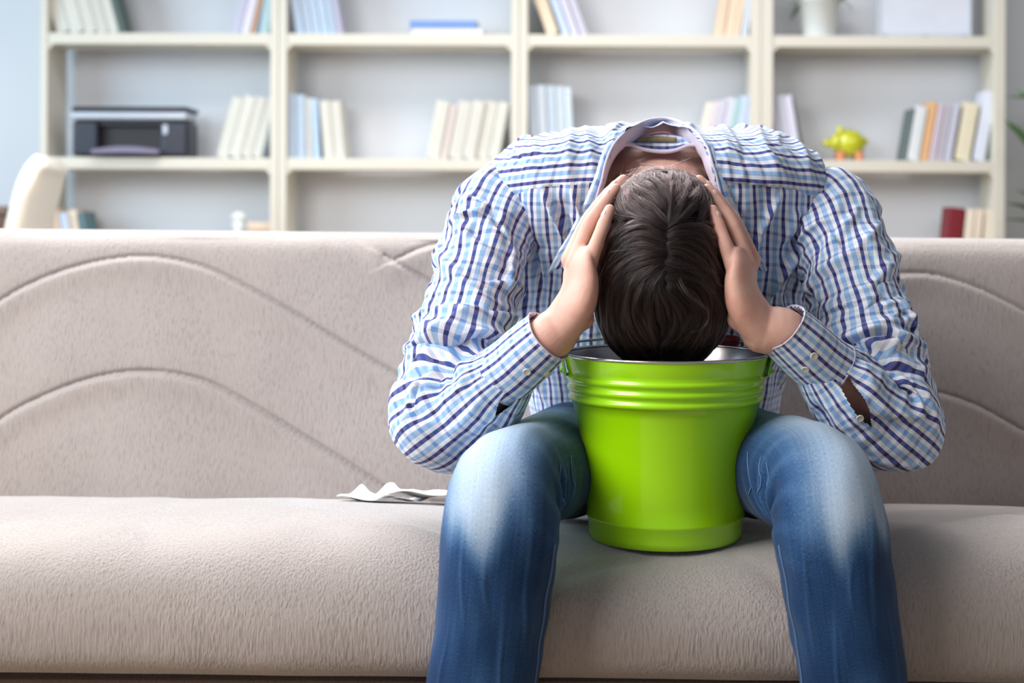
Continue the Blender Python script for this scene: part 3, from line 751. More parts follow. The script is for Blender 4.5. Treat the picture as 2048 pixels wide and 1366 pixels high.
def torso():
    m = 460; th = np.linspace(-math.pi/2, 1.5*math.pi, 1441)          # starts at the front middle ... ends there too (open seam)
    th = (th+math.pi)                                               # seam at the back
    ca, sa = np.cos(th), np.sin(th); n = len(rz)
    V = np.zeros((n, m+1, 3))
    for i in range(n):
        b, c = (ryb[i]-ryf[i])/2, (ryb[i]+ryf[i])/2
        rx, ry = XC+ra[i]*np.sign(ca)*abs(ca)**(2/NEXP), c+b*np.sign(sa)*abs(sa)**(2/NEXP)
        al = np.r_[0, np.cumsum(np.hypot(np.diff(rx), np.diff(ry)))]; q = np.linspace(0, al[-1], m+1)
        V[i, :, 0] = np.interp(q, al, rx); V[i, :, 1] = np.interp(q, al, ry); V[i, :, 2] = rz[i]
    # texture coordinates: across the cloth, down the cloth
    mid = m//2
    arc = np.cumsum(np.r_[np.zeros((1,)), np.linalg.norm(np.diff(V[int(n*.62)], axis=0), axis=1)]); arc -= arc[mid]
    mer = np.cumsum(np.vstack([np.zeros((1, m+1)), np.linalg.norm(np.diff(V, axis=0), axis=2)]), axis=0)
    x = np.abs(V[..., 0]-XC)
    seam = .968-.10*np.clip(x-.09, 0, 1)-.25*np.clip(x-.2, 0, 1)
    yoke = (V[..., 2] > seam)
    W = V.reshape(-1, 3); ii, jj = np.meshgrid(np.arange(n-1), np.arange(m), indexing='ij'); k = m+1
    Fq = np.stack([ii*k+jj, ii*k+jj+1, (ii+1)*k+jj+1, (ii+1)*k+jj], -1).reshape(-1, 4)
    N = vnormals(W, Fq); 
    if (N[(n//2)*k+mid][1] > 0): Fq = Fq[:, ::-1]; N = -N
    frontm = sstep(-N[:, 1], -.2, .4)
    d = nz(W*np.array((1, 1, .45)), 11, 2)*.009+nz(W*np.array((1, 1, .4)), 26, 5)*.004+nz(W, 60, 1)*.0012-np.abs(nz(W*np.array((1, .6, .35)), 17, 31))*.010+.004
    d *= (.35+.65*frontm)
    yk = yoke.ravel()
    # the shoulder pieces ripple across their stripes
    q = W*np.array((1., .3, .3)); d = np.where(yk, nz(q, 24, 9)*.0055-np.abs(nz(q, 30, 3))*.012+.004+rand_folds(np.stack([W[:, 0], W[:, 1]*.7+W[:, 2]*.7], 1), 34, (-.16, .39), (2.16, 2.40), 75, 28, 77, (.003, .0075), (.005, .010), (.05, .12))+nz(W, 12, 4)*.004+.0028, d)
    folds = [([(1000,432),(1030,520),(1052,600),(1062,680)], .010, .010), ([(1018,430),(1050,480),(1085,590)], .007, -.006), ([(1085,380),(1110,430),(1150,520)], .006, .006), ([(1140,372),(1160,420),(1172,470)], .005, .005),
             ([(1100,376),(1128,450),(1140,540),(1150,640)], .006, -.004), ([(1640,420),(1605,470),(1560,540),(1530,600)], .009, .009), ([(1600,420),(1590,520),(1575,610)], .008, -.006), ([(1560,392),(1520,470),(1500,540)], .007, .006),
             ([(1650,470),(1612,540),(1600,640)], .010, .010), ([(1470,400),(1492,450),(1502,520)], .006, -.004), ([(1075,600),(1062,700),(1090,790)], .010, .006), ([(1590,610),(1570,700),(1560,770)], .010, .007),
             ([(1000,330),(1070,310),(1130,345)], .006, .004), ([(1040,290),(1080,330),(1120,372)], .006, -.004), ([(1470,270),(1540,290),(1620,330)], .006, .004), ([(1560,300),(1600,350),(1640,400)], .007, -.004), ([(1450,300),(1500,330),(1560,385)], .006, .003)]
    for pl, wd, am in folds:
        line, _ = smooth_path(np.array([onT(*p) for p in pl]), 24)
        dd, t = seg_dist(W, line); d += np.where(yk, 1.1, 2.4)*am*np.exp(-(dd/(wd*.85))**2)*np.sin(np.pi*np.clip(t, .02, .98))**.5
    d = d+rand_folds(np.stack([W[:, 0], W[:, 2]], 1), 34, (-.15, .38), (.62, .96), 90, 25, 41, (.005, .011))*frontm*(~yk)
    W2 = W+N*d[:, None]
    jit = np.stack([nz(W, 9, 1)*.004+nz(W, 22, 6)*.0015, nz(W, 9, 7)*.003], 1)
    uvA = np.stack([np.broadcast_to(arc, (n, m+1)), mer[:, mid:mid+1]+np.zeros((n, m+1))], -1).reshape(-1, 2)
    uvB = np.stack([mer+.004, np.broadcast_to(arc, (n, m+1))], -1).reshape(-1, 2)+jit; uvA = uvA+jit
    pix = toPix(W); fr = (N[:, 1] < .5) & (W[:, 1] < 2.33)
    hole = in_poly(pix, OPEN+[(1440,600),(1330,640),(1220,600)]) & fr & (W[:, 2] > .86)
    fy = yk[Fq].sum(1) >= 2; keep = ~(hole[Fq].sum(1) >= 3)
    Fk, fyk = Fq[keep], fy[keep]
    uv = np.where(np.repeat(fyk, 4)[:, None], uvB[Fk.ravel()], uvA[Fk.ravel()])
    return W2, Fk, uv
tV, tF, tUV = torso()

# ---------------------------------------------------------------- sleeves
def px_path(pts, c=None):
    """list of (px, py, depth, ...) to world; c mirrors about that pixel column"""
    out = []
    for q in pts:
        x = q[0] if c is None else 2*c-q[0]
        out.append(np.r_[P(x, q[1], q[2]), q[3:]])
    return np.array(out)
SLV = [(1090,392,2.30,.050), (1040,402,2.285,.066), (1000,430,2.262,.074), (970,500,2.222,.070), (946,590,2.172,.0665), (924,675,2.135,.070), (902,750,2.105,.0735), (889,812,2.085,.0735), (900,842,2.070,.072), (930,826,2.055,.067), (965,795,2.04,.061), (1000,765,2.028,.0515), (1024,740,2.018,.0415)]
def sleeve(side):
    c = 1331 if side > 0 else None
    pts = px_path(SLV, c)
    if side > 0: pts[6:, 2] += np.linspace(.004, .016, len(pts)-6)
    n, m = 420, 220
    C4, s = smooth_path(pts, n); C, R = C4[:, :3], C4[:, 3]
    # soften the tangent so that rings at the elbow stay ordered
    T = np.gradient(C, axis=0)
    K = np.exp(-np.linspace(-2, 2, 41)**2); K /= K.sum()
    Tp = np.vstack([np.repeat(T[:1], 20, 0), T, np.repeat(T[-1:], 20, 0)])
    T = np.stack([np.convolve(Tp[:, k], K, 'valid') for k in range(3)], 1); T /= np.linalg.norm(T, axis=1)[:, None]
    Nn = np.zeros_like(T); r = np.array((0, 1.0, 0)); q = r-T[0]*r.dot(T[0]); Nn[0] = q/np.linalg.norm(q)
    for i in range(1, n):
        q = Nn[i-1]-T[i]*Nn[i-1].dot(T[i]); Nn[i] = q/np.linalg.norm(q)
    B = np.cross(T, Nn)
    th = np.linspace(0, 2*np.pi, m+1); V = C[:, None, :]+R[:, None, None]*(np.cos(th)[None, :, None]*Nn[:, None, :]+np.sin(th)[None, :, None]*B[:, None, :])
    L = s[-1]; se = s[np.argmin(np.abs(np.arange(n)/n-.60))]
    ie = int(np.argmax(np.linalg.norm(np.gradient(T, axis=0), axis=1))); se = s[ie]
    S = np.repeat(s[:, None], m+1, 1); TH = np.repeat(th[None, :], n, 0)
    # inner side of the bend
    inn = (C[max(0, ie-70)]+C[min(n-1, ie+70)])/2-C[ie]; inn /= np.linalg.norm(inn)
    out = np.einsum('ijk,k->ij', V-C[:, None, :], inn)/R[:, None]        # +1 inner side, -1 point of the elbow
    W = V.reshape(-1, 3)
    seed = 3.0 if side < 0 else 11.0
    loc = np.stack([np.cos(TH).ravel()*.07, np.sin(TH).ravel()*.07, S.ravel()], 1)
    # long soft wrinkles, partly around, partly along the arm
    d = nz(loc*np.array((1, 1, .8)), 17, seed)*.0085+nz(loc*np.array((1, 1, 1.6)), 36, seed+4)*.0040+nz(loc, 80, seed)*.0012
    # compression folds in the crook and just above it
    wav = np.sin((S-se)*2*np.pi/.030+2.2*np.sin(TH+seed)+1.5*nz(loc, 9, seed).reshape(n, m+1))
    msk = np.exp(-((S-se+.025)/.055)**2)*sstep(out, -.5, .7)
    d += (wav*msk).ravel()*.0060
    wav2 = np.sin((S-se)*2*np.pi/.042+1.4*np.cos(TH*1+seed)); msk2 = np.exp(-((S-se+.10)/.07)**2)*.5+np.exp(-((S-.07)/.06)**2)*.4
    d += (wav2*msk2).ravel()*.0030
    # pleats gathered into the cuff
    pm = sstep(S, L-.10, L-.005); d += (np.sin(TH*9+seed+1.2*np.sin(TH*2))*pm*.0050*(1-.4*sstep(S, L-.02, L))).ravel()
    # cloth sagging at the point of the elbow
    d += (np.exp(-((S-se-.012)/.05)**2)*sstep(-out, 0, 1)*.007).ravel()
    ii, jj = np.meshgrid(np.arange(n-1), np.arange(m), indexing='ij'); k = m+1
    Fq = np.stack([ii*k+jj, ii*k+jj+1, (ii+1)*k+jj+1, (ii+1)*k+jj], -1).reshape(-1, 4)
    N = vnormals(W, Fq); N2 = (W-np.repeat(C, k, 0)); N = N2/np.linalg.norm(N2, axis=1)[:, None]
    fl = [([(848,470),(900,545),(960,600),(1035,622)], .010, .011), ([(842,520),(890,590),(960,640)], .008, -.007), ([(905,440),(950,500),(1030,560)], .009, .010), ([(935,400),(985,470),(1030,520)], .008, .007), ([(830,640),(880,655),(940,650)], .009, .006),
          ([(1015,500),(1030,560),(1045,630)], .007, .006), ([(985,705),(940,740),(905,800)], .008, .009), ([(1000,760),(950,810),(900,880)], .010, .009), ([(995,735),(955,760),(930,790)], .006, -.008), ([(900,715),(872,800),(880,900)], .012, -.004), ([(960,700),(985,715),(1003,722)], .006, .007)]
    pixc = toPix(W)
    for pl, wd, am in fl:
        pp = np.array([((x if c is None else 2*c-x), y+random.uniform(-8, 8)) for x, y in pl], float); pp, _ = smooth_path(pp, 20)
        dd, t = seg_dist(pixc, pp); dd = dd/F*2.1
        d += am*np.exp(-(dd/wd)**2)*np.sin(np.pi*np.clip(t, .02, .98))**.6*(N[:, 1] < .15)
    d += rand_folds(np.stack([TH.ravel()*.066, S.ravel()], 1), 46, (0, .415), (.03, L-.06), 35 if side < 0 else 145, 35, 5 if side < 0 else 8, (.005, .011), (.005, .011), (.05, .13))
    d -= np.abs(nz(loc*np.array((1, 1, .7)), 20, seed+9))*.008-.003
    d *= 1-.9*sstep(S.ravel(), L-.055, L-.022)
    W2 = W+N*d[:, None]
    per = 2*np.pi*.0655
    uv = np.stack([(TH/(2*np.pi)*per+ (.004 if side < 0 else .010)).ravel(), S.ravel()], 1)+np.stack([nz(loc, 10, 3)*.005+nz(loc, 24, 8)*.0018, nz(loc, 10, 6)*.004], 1)
    # the upper sleeve hangs over the crook in a rolled fold
    n2 = 150; tt = np.linspace(0, 1, n2)
    px_ = toPix(V.reshape(-1, 3)).reshape(n, m+1, 2); sgn = 1 if side < 0 else -1
    e0 = int(np.argmin(np.abs(C[:, 2]-P(0, 722, 2.13)[2])+1e3*(np.arange(n) > ie))); s0 = s[e0]; sa = s0-.17
    cosr = (px_[e0, :, 0]-px_[e0, :, 0].mean())/np.ptp(px_[e0, :, 0])*2*sgn
    send = s0-.028*cosr+.006*np.sin(th*3+seed)+.004*np.sin(th*7)
    Sx = sa+(send-sa)[None, :]*np.minimum(tt, 1)[:, None]
    def at(a, q): return np.stack([np.interp(q, s, a[:, k]) for k in range(3)], -1)
    Rx = np.interp(Sx, s, R); base = .0+.027*tt**3; fw = (.12+.88*sstep(cosr, -.95, -.35))*(1-.6*sstep(cosr, .6, 1))
    roll = np.where(tt > .93, -.045*((tt-.93)/.07)**2, 0)
    lo = np.stack([np.cos(TH[:1]).repeat(n2, 0).ravel()*.07, np.sin(TH[:1]).repeat(n2, 0).ravel()*.07, Sx.ravel()], 1)
    dx = (np.sin((Sx-s0)*2*np.pi/.034+2.0*np.sin(th*2+seed)[None, :])*.0045*(tt**2*(1-sstep(tt, .95, 1)))[:, None]).ravel()+nz(lo, 22, seed)*.006+rand_folds(np.stack([np.broadcast_to(th*.066, (n2, m+1)).ravel(), Sx.ravel()], 1), 16, (0, .415), (sa+.05, s0), 20 if side < 0 else 160, 30, 15, (.004, .009), (.005, .010), (.05, .10))
    Vx = at(C, Sx)+(Rx+base[:, None]*fw[None, :]+roll[:, None]+dx.reshape(n2, m+1)-.004*(1-sstep(tt, 0, .25))[:, None]*1.6)[..., None]*(np.cos(th)[None, :, None]*at(Nn, Sx)+np.sin(th)[None, :, None]*at(B, Sx))
    i2, j2 = np.meshgrid(np.arange(n2-1), np.arange(m), indexing='ij'); F2 = np.stack([i2*k+j2, i2*k+j2+1, (i2+1)*k+j2+1, (i2+1)*k+j2], -1).reshape(-1, 4)
    uv2 = np.stack([np.broadcast_to(th/(2*np.pi)*per+(.004 if side < 0 else .010), (n2, m+1)).ravel(), Sx.ravel()], 1)+np.stack([nz(lo, 10, 3)*.005+nz(lo, 24, 8)*.0018, nz(lo, 10, 6)*.004], 1)
    # below the crook the cloth turns and follows the forearm
    ax = C[-1]-C[ie]; ax /= np.linalg.norm(ax); e1 = np.array((0, -1.0, 0)); e1 -= ax*e1.dot(ax); e1 /= np.linalg.norm(e1); e2 = np.cross(ax, e1)
    rel = W2-(C[ie]-ax*.0); an = np.arctan2(rel @ e2, rel @ e1); uvb = np.stack([an*.0655+.003, rel @ ax], 1)+(uv-np.stack([(TH/(2*np.pi)*per).ravel(), S.ravel()], 1))
    low = S.ravel() > np.broadcast_to(send-.014+.050*(1-fw)*(cosr < .3), (n, m+1)).ravel()
    keep = np.ones(len(Fq), bool)
    # the open sleeve slit above the cuff
    a, b = ((1040, 772), (992, 830)) if side < 0 else ((1684, 748), (1742, 846))
    fc = pixc[Fq].mean(1); ab = np.array(b)-np.array(a); t = ((fc-a) @ ab)/(ab @ ab); dist = np.abs((fc[:, 0]-a[0])*ab[1]-(fc[:, 1]-a[1])*ab[0])/np.linalg.norm(ab)
    facing = N[Fq].mean(1)[:, 1] < -.1
    wid = (13 if side < 0 else 15)*np.sin(np.pi*np.clip(t*.8+.2, 0, 1))**.8
    keep &= ~((t > -.15) & (t < 1) & (dist < wid) & facing & (S.ravel()[Fq].mean(1) > se))
    Fk = Fq[keep]
    return np.concatenate([W2, Vx.reshape(-1, 3)]), np.concatenate([Fk, F2+len(W2)]), np.concatenate([np.where(np.repeat(low[Fk].sum(1) >= 2, 4)[:, None], uvb[Fk.ravel()], uv[Fk.ravel()]), uv2[F2.ravel()]]), C, R, T, Nn, B
sl = {sd: sleeve(sd) for sd in (-1, 1)}
allV, allF, allUV, o = [], [], [], 0
for (v, f, u) in ((tV, tF, tUV), sl[-1][:3], sl[1][:3]):
    allV.append(v); allF.append(np.asarray(f)+o); allUV.append(u); o += len(v)
shirt = mesh('shirt', np.concatenate(allV), np.concatenate(allF), M['plaid'], person, np.concatenate(allUV))
shirt['label'] = 'blue, navy and white checked cotton shirt'

def cuff(side):
    c = 1331 if side > 0 else None
    pts = px_path([(998,756,2.026,.0450), (1030,733,2.014,.0445), (1062,704,2.00,.0435), (1098,672,1.988,.0405)], c)
    if side > 0: pts[:, 2] += .013
    C4, s = smooth_path(pts, 40); C, R = C4[:, :3], C4[:, 3]; T, N, B = frames(C); m = 96; th = np.linspace(0, 2*np.pi, m+1)
    fac = 1+.05*np.sin(2*th+.5)+.02*np.sin(5*th)
    V = []; uv = []
    for lay, dr in ((0, 0.0), (1, -.0022)):
        for i in range(40):
            V.append(C[i]+(R[i]+dr)*(np.cos(th)*fac)[:, None]*N[i]+(R[i]+dr)*(np.sin(th)*fac)[:, None]*B[i])
            uv.append(np.stack([th/(2*np.pi)*.275+.003, np.full(m+1, s[i]+.01)], 1))
    V = np.concatenate(V); uv = np.concatenate(uv); k = m+1; Fc = []
    for i in range(39):
        for j in range(m):
            Fc.append((i*k+j, i*k+j+1, (i+1)*k+j+1, (i+1)*k+j)); o2 = 40*k
            Fc.append((o2+i*k+j, o2+(i+1)*k+j, o2+(i+1)*k+j+1, o2+i*k+j+1))
    for j in range(m):
        Fc.append((39*k+j, 39*k+j+1, o2+39*k+j+1, o2+39*k+j)); Fc.append((j, o2+j, o2+j+1, j+1))
    Fc = np.array(Fc); cf = mesh('cuff', V, Fc, M['plaid'], shirt, uv[Fc.ravel()])
    # piping edge of the cuff end and the seam line at its start
    for i, r in ((39, .0010), (1, .0008)):
        ring = C[i]+(R[i]+.0004)*(np.cos(th[:-1])*fac[:-1])[:, None]*N[i]+(R[i]+.0004)*(np.sin(th[:-1])*fac[:-1])[:, None]*B[i]
        ring = np.vstack([ring, ring[:1]]); v, f = tube(ring, r, 6, (.3, .2, .9), caps=False); mesh('cuff_edge', v, f, M['collar_white'], shirt)
    return V[:40*k], C
def place_button(px, py, V, C, name='button'):
    d = np.linalg.norm(toPix(V)-np.array((px, py)), axis=1); nb = V[np.argsort(d)[:40]]; p = nb[np.argmin(nb[:, 1])]
    ax = p-C[np.argmin(np.linalg.norm(C-p, axis=1))]; ax /= np.linalg.norm(ax)
    R = Vector(ax).to_track_quat('Z', 'Y').to_matrix()
    v, f = lathe([(0, 0), (.0050, 0), (.0056, .0008), (.0056, .0020), (.0050, .0026), (.0042, .0021), (0, .0019)], 20)
    v = np.array([R @ Vector(q) for q in v])+p; b = mesh(name, v, f, M['button'], shirt)
for side in (-1, 1):
    cv, cc = cuff(side); sv, sc = sl[side][0], sl[side][3]
    if side < 0: place_button(1056, 752, cv, cc); place_button(1098, 752, cv, cc)
    else: place_button(1635, 712, cv, cc); place_button(1606, 742, cv, cc); place_button(1718, 838, sv, sc)

# ---------------------------------------------------------------- collar
def collar():
    edge = [(1128,532),(1150,492),(1172,455),(1190,410),(1203,365),(1212,328),(1227,298),(1248,277),(1275,262),(1300,254),(1322,251),(1346,254),(1372,262),(1396,279),(1413,302),(1424,330),(1434,365),(1446,410),(1464,455),(1488,500),(1508,535)]
    E, _ = smooth_path(np.array([onT(x, y, .004) for x, y in edge]), 160)
    E[:, 2] += .006*np.exp(-((np.arange(160)-80)/26.)**2)
    E += nz(E, 45, 2)[:, None]*.0012
    ctr = P(1325, 430, 2.17)
    V = []; U = []; n = 160
    for i in range(n):
        t = i/(n-1); a = abs(t-.5)*2
        inw = ctr-E[i]; inw[1] = 0; inw /= np.linalg.norm(inw)
        wd = .011+.018*sstep(a, .45, .95)
        q = toPix(E[i]-inw*wd); k_ = sstep(a, .22, .42); onto = onT(q[0], q[1], .0035)*k_+(E[i]-inw*wd*.35+np.array((0, .020, -.014)))*(1-k_)
        mid = (E[i]+onto)/2+np.array((0, -.004, .003))
        for r, pt in enumerate((onto, mid, E[i]+np.array((0, -.0010, .0005)))):
            V.append(pt); U.append((r*wd/2+.0055, t*.48))
    Fc = np.array([(i*3+r, i*3+r+1, (i+1)*3+r+1, (i+1)*3+r) for i in range(n-1) for r in range(2)])
    o = mesh('collar', V, Fc, M['plaid'], shirt, np.array(U)[Fc.ravel()]); md = o.modifiers.new('solid', 'SOLIDIFY'); md.thickness = .0015
    v, f = tube(E+np.array((0, -.0040, .0018)), .0022, 8, (0, 1, 0)); mesh('collar_edge', v, f, M['collar_white'], shirt)
    # lilac lining that turns inwards from the edge
    V = []
    for i in range(n):
        t = i/(n-1); a = abs(t-.5)*2
        inw = ctr-E[i]; inw[1] = 0; inw /= np.linalg.norm(inw)
        dpt = .012*(1-sstep(a, .15, .6))+.0045
        V += [E[i]+inw*.0005+np.array((0, -.0050, .0015)), E[i]+inw*dpt*.5+np.array((0, .008, 0)), E[i]+inw*dpt+np.array((0, .020, 0)), E[i]+inw*(dpt+.002)+np.array((0, .045, 0))]
    Fc = [(i*4+r, (i+1)*4+r, (i+1)*4+r+1, i*4+r+1) for i in range(n-1) for r in range(3)]
    mesh('collar_lining', V, Fc, M['collar_white'], shirt)
    # inside of the yoke with the woven label, and the loose lower edge of the stand
    top = [(1240,291),(1270,276),(1300,269),(1325,267),(1350,269),(1378,276),(1402,290)]
    bot = [(1238,292),(1258,289),(1285,298),(1322,303),(1350,300),(1378,290),(1404,291)]
    A, _ = smooth_path(np.array([P(x, y, 2.235) for x, y in top]), 40); Bc, _ = smooth_path(np.array([P(x, y, 2.205) for x, y in bot]), 40)
    rows = 10; V = []; U = []
    for i in range(40):
        for r in range(rows):
            k = r/(rows-1); p = A[i]*(1-k)+Bc[i]*k; p[1] += .012*math.sin(math.pi*k); V.append(p); U.append((k*.028+.004, i*.0035))
    Fc = np.array([(i*rows+r, (i+1)*rows+r, (i+1)*rows+r+1, i*rows+r+1) for i in range(39) for r in range(rows-1)])
    mesh('inner_yoke', V, Fc, M['plaid'], shirt, np.array(U)[Fc.ravel()])
    v, f = tube(Bc+np.array((0, -.002, 0)), .0030, 8, (0, 1, 0)); mesh('stand_edge', v, f, M['collar_white'], shirt)
    L = [];
    for i in range(14):
        u = i/13; px = 1273+80*u; yt = 271+4*abs(u-.5)*2; yb = 283+1*abs(u-.5)
        L += [P(px, yt, 2.229), P(px, yb, 2.2285)]
    lb = mesh('label_patch', L, [(i*2, i*2+1, i*2+3, i*2+2) for i in range(13)], M['label'], shirt); lb['label'] = 'small tan woven label'
    sm = lb.modifiers.new('solid', 'SOLIDIFY'); sm.thickness = .001
collar()

# ---------------------------------------------------------------- hands, arms, neck and head: one skin
HC = 1322
HAND = dict(
 palm=[(1116,660,1.990,.033,.028), (1138,632,1.986,.037,.028), (1155,600,1.982,.042,.0245), (1161,566,1.984,.044,.0205), (1158,538,1.988,.043,.0165), (1161,512,1.994,.036,.0120)],
 pinky=[(1172,552,1.966,.0115), (1193,488,1.972,.0100), (1208,448,1.982,.0092), (1219,419,1.990,.0080)],
 ring=[(1148,528,1.988,.0118), (1178,452,2.000,.0108), (1208,408,2.018,.0098), (1230,378,2.030,.0085)],
 middle=[(1138,520,2.010,.0118), (1176,442,2.030,.0108), (1216,390,2.048,.0098), (1246,360,2.060,.0086)],
 index=[(1140,532,2.034,.0105), (1170,462,2.058,.0108), (1200,418,2.078,.0098), (1226,390,2.092,.0086)],
 thumb=[(1150,622,2.020,.0150), (1166,585,2.052,.0130), (1182,548,2.080,.0115), (1192,515,2.098,.0095)],
 arm=[(1116,660,1.990,.033), (1098,678,1.990,.0335), (1060,708,2.002,.034), (1000,757,2.030,.036), (930,815,2.06,.041), (893,825,2.08,.045)],
 upper=[(893,825,2.08,.044), (918,700,2.125,.043), (955,570,2.19,.043), (1015,440,2.29,.040)])
def hand_parts(side):
    c = None if side < 0 else HC; ca = None if side < 0 else 1331
    parts = []; nails = []
    pal = px_path(HAND['palm'], c); C, _ = smooth_path(pal, 26)
    f = C[-1, :3]-C[0, :3]; f /= np.linalg.norm(f); n0 = np.array((-.85*(1 if side < 0 else -1), -.45, .3)); n0 -= f*f.dot(n0); n0 /= np.linalg.norm(n0)
    r = np.cross(f, n0); r = r if r[1] > 0 else -r
    parts.append(tube(C[:, :3], C[:, 3], 28, tuple(r), C[:, 4]))
    for nm in ('pinky', 'ring', 'middle', 'index', 'thumb'):
        q = px_path(HAND[nm], c); Cq, s = smooth_path(q, 30)
        # knuckle swellings
        sw = np.zeros(30)
        for kk in (1, 2):
            sw += .0006*np.exp(-((s-s[np.argmin(np.linalg.norm(Cq[:, :3]-q[kk, :3], axis=1))])/.006)**2)
        parts.append(tube(Cq[:, :3], Cq[:, 3]+sw, 18, tuple(r)))
        if nm != 'thumb': nails.append((Cq[-4, :3], Cq[-1, :3]-Cq[-5, :3], n0, Cq[-2, 3]))
    wr = px_path(HAND['palm'][:1], c)[0]; arm = px_path(HAND['arm'], ca); up = px_path(HAND['upper'], ca)
    if side > 0: arm[1:, 2] += np.linspace(.012, .014, len(arm)-1); up[0, 2] += .014
    arm[0, :3] = wr[:3]
    Ca, _ = smooth_path(arm, 40); parts.append(tube(Ca[:, :3], Ca[:, 3], 28))
    Cu, _ = smooth_path(up, 30); parts.append(tube(Cu[:, :3], Cu[:, 3], 28))
    # heel of the hand and web of the knuckles
    for (x, y, d, rr) in ((1164,636,1.982,.0180), (1152,530,2.0,.0130)):
        x = x if c is None else 2*c-x; parts.append(ellipsoid(P(x, y, d), (rr, rr, rr), 18, 12))
    return parts, nails
HX, HD, HZ = (1326-CX)/F*2.05, 2.05, CZ-(532-CY)/F*2.05
def person_skin():
    parts = []
    for sd in (-1, 1):
        pp, nails = hand_parts(sd); parts += pp; NAILS.extend(nails)
    # trunk under the shirt
    parts.append(tube([(XC, 2.53, .56), (XC, 2.50, .70), (XC, 2.42, .82), (XC, 2.365, .89), (XC, 2.32, .935)], [.15, .15, .165, .175, .14], 32, (1, 0, 0), [.10, .11, .105, .085, .072]))
    parts.append(tube([(XC-.22, 2.32, .91), (XC, 2.29, .945), (XC+.22, 2.32, .91)], [.035, .072, .035], 24, (0, 1, 0)))
    # nape and neck
    parts.append(ellipsoid((XC, 2.285, .950), (.135, .070, .082), 32, 20))
    parts.append(tube([(XC, 2.29, .955), (XC, 2.23, .935), (XC-.002, 2.15, .905), (HX, 2.09, .875)], [.10, .085, .068, .066], 28, (1, 0, 0), [.066, .070, .066, .064]))
    # head hanging down: crown to the room, face to the bucket
    parts.append(ellipsoid((HX, HD, HZ+.012), (.074, .098, .105), 36, 24))
    parts.append(tube([(HX, HD+.02, HZ-.03), (HX, HD+.085, HZ-.045), (HX, HD+.118, HZ-.050)], [.062, .052, .030], 24, (1, 0, 0), [.062, .048, .028]))
    parts.append(tube([(HX, HD+.01, HZ-.093), (HX, HD+.045, HZ-.108)], [.010, .014], 12))                    # nose
    parts.append(tube([(HX-.022, HD+.066, HZ-.090), (HX, HD+.066, HZ-.097), (HX+.022, HD+.066, HZ-.090)], [.006, .008, .006], 10))   # mouth
    parts.append(tube([(HX-.045, HD-.012, HZ-.082), (HX, HD-.014, HZ-.093), (HX+.045, HD-.012, HZ-.082)], [.008, .009, .008], 10))   # brow
    for s in (-1, 1): parts.append(ellipsoid((HX+s*.079, HD+.018, HZ-.004), (.009, .030, .018), 16, 12))     # ears
    V, Fc = join(parts)
    o = mesh('body', V, Fc, M['skin'], None)
    md = o.modifiers.new('remesh', 'REMESH'); md.mode = 'VOXEL'; md.voxel_size = .0021; md.use_smooth_shade = True
    ms = o.modifiers.new('smooth', 'SMOOTH'); ms.factor = .5; ms.iterations = 5
    dg = bpy.context.evaluated_depsgraph_get(); me = bpy.data.meshes.new_from_object(o.evaluated_get(dg))
    o.modifiers.clear(); o.data = me; me.name = 'body'
    me.materials.clear(); me.materials.append(M['skin'])
    me.polygons.foreach_set('use_smooth', [True]*len(me.polygons))
    put(o, person); return o
NAILS = []
body = person_skin()
for p, d, n0, r in NAILS:
    d = d/np.linalg.norm(d); n1 = n0-d*d.dot(n0); n1 /= np.linalg.norm(n1); b = np.cross(d, n1)
    v, f = ellipsoid(p+n1*r*.80, (1, 1, 1), 14, 10)
    q = v-(p+n1*r*.80); v = (p+n1*r*.80)+np.outer(q[:, 0]*.0074, d)+np.outer(q[:, 1]*r*.70, b)+np.outer(q[:, 2]*r*.26, n1)
    mesh('fingernail', v, f, M['nail'], body)
for s in (-1, 1):
    v, f = ellipsoid((HX+s*.030, HD+.020, HZ-.084), (.012, .012, .012), 16, 10); e = mesh('eye', v, f, M['eye'], body)
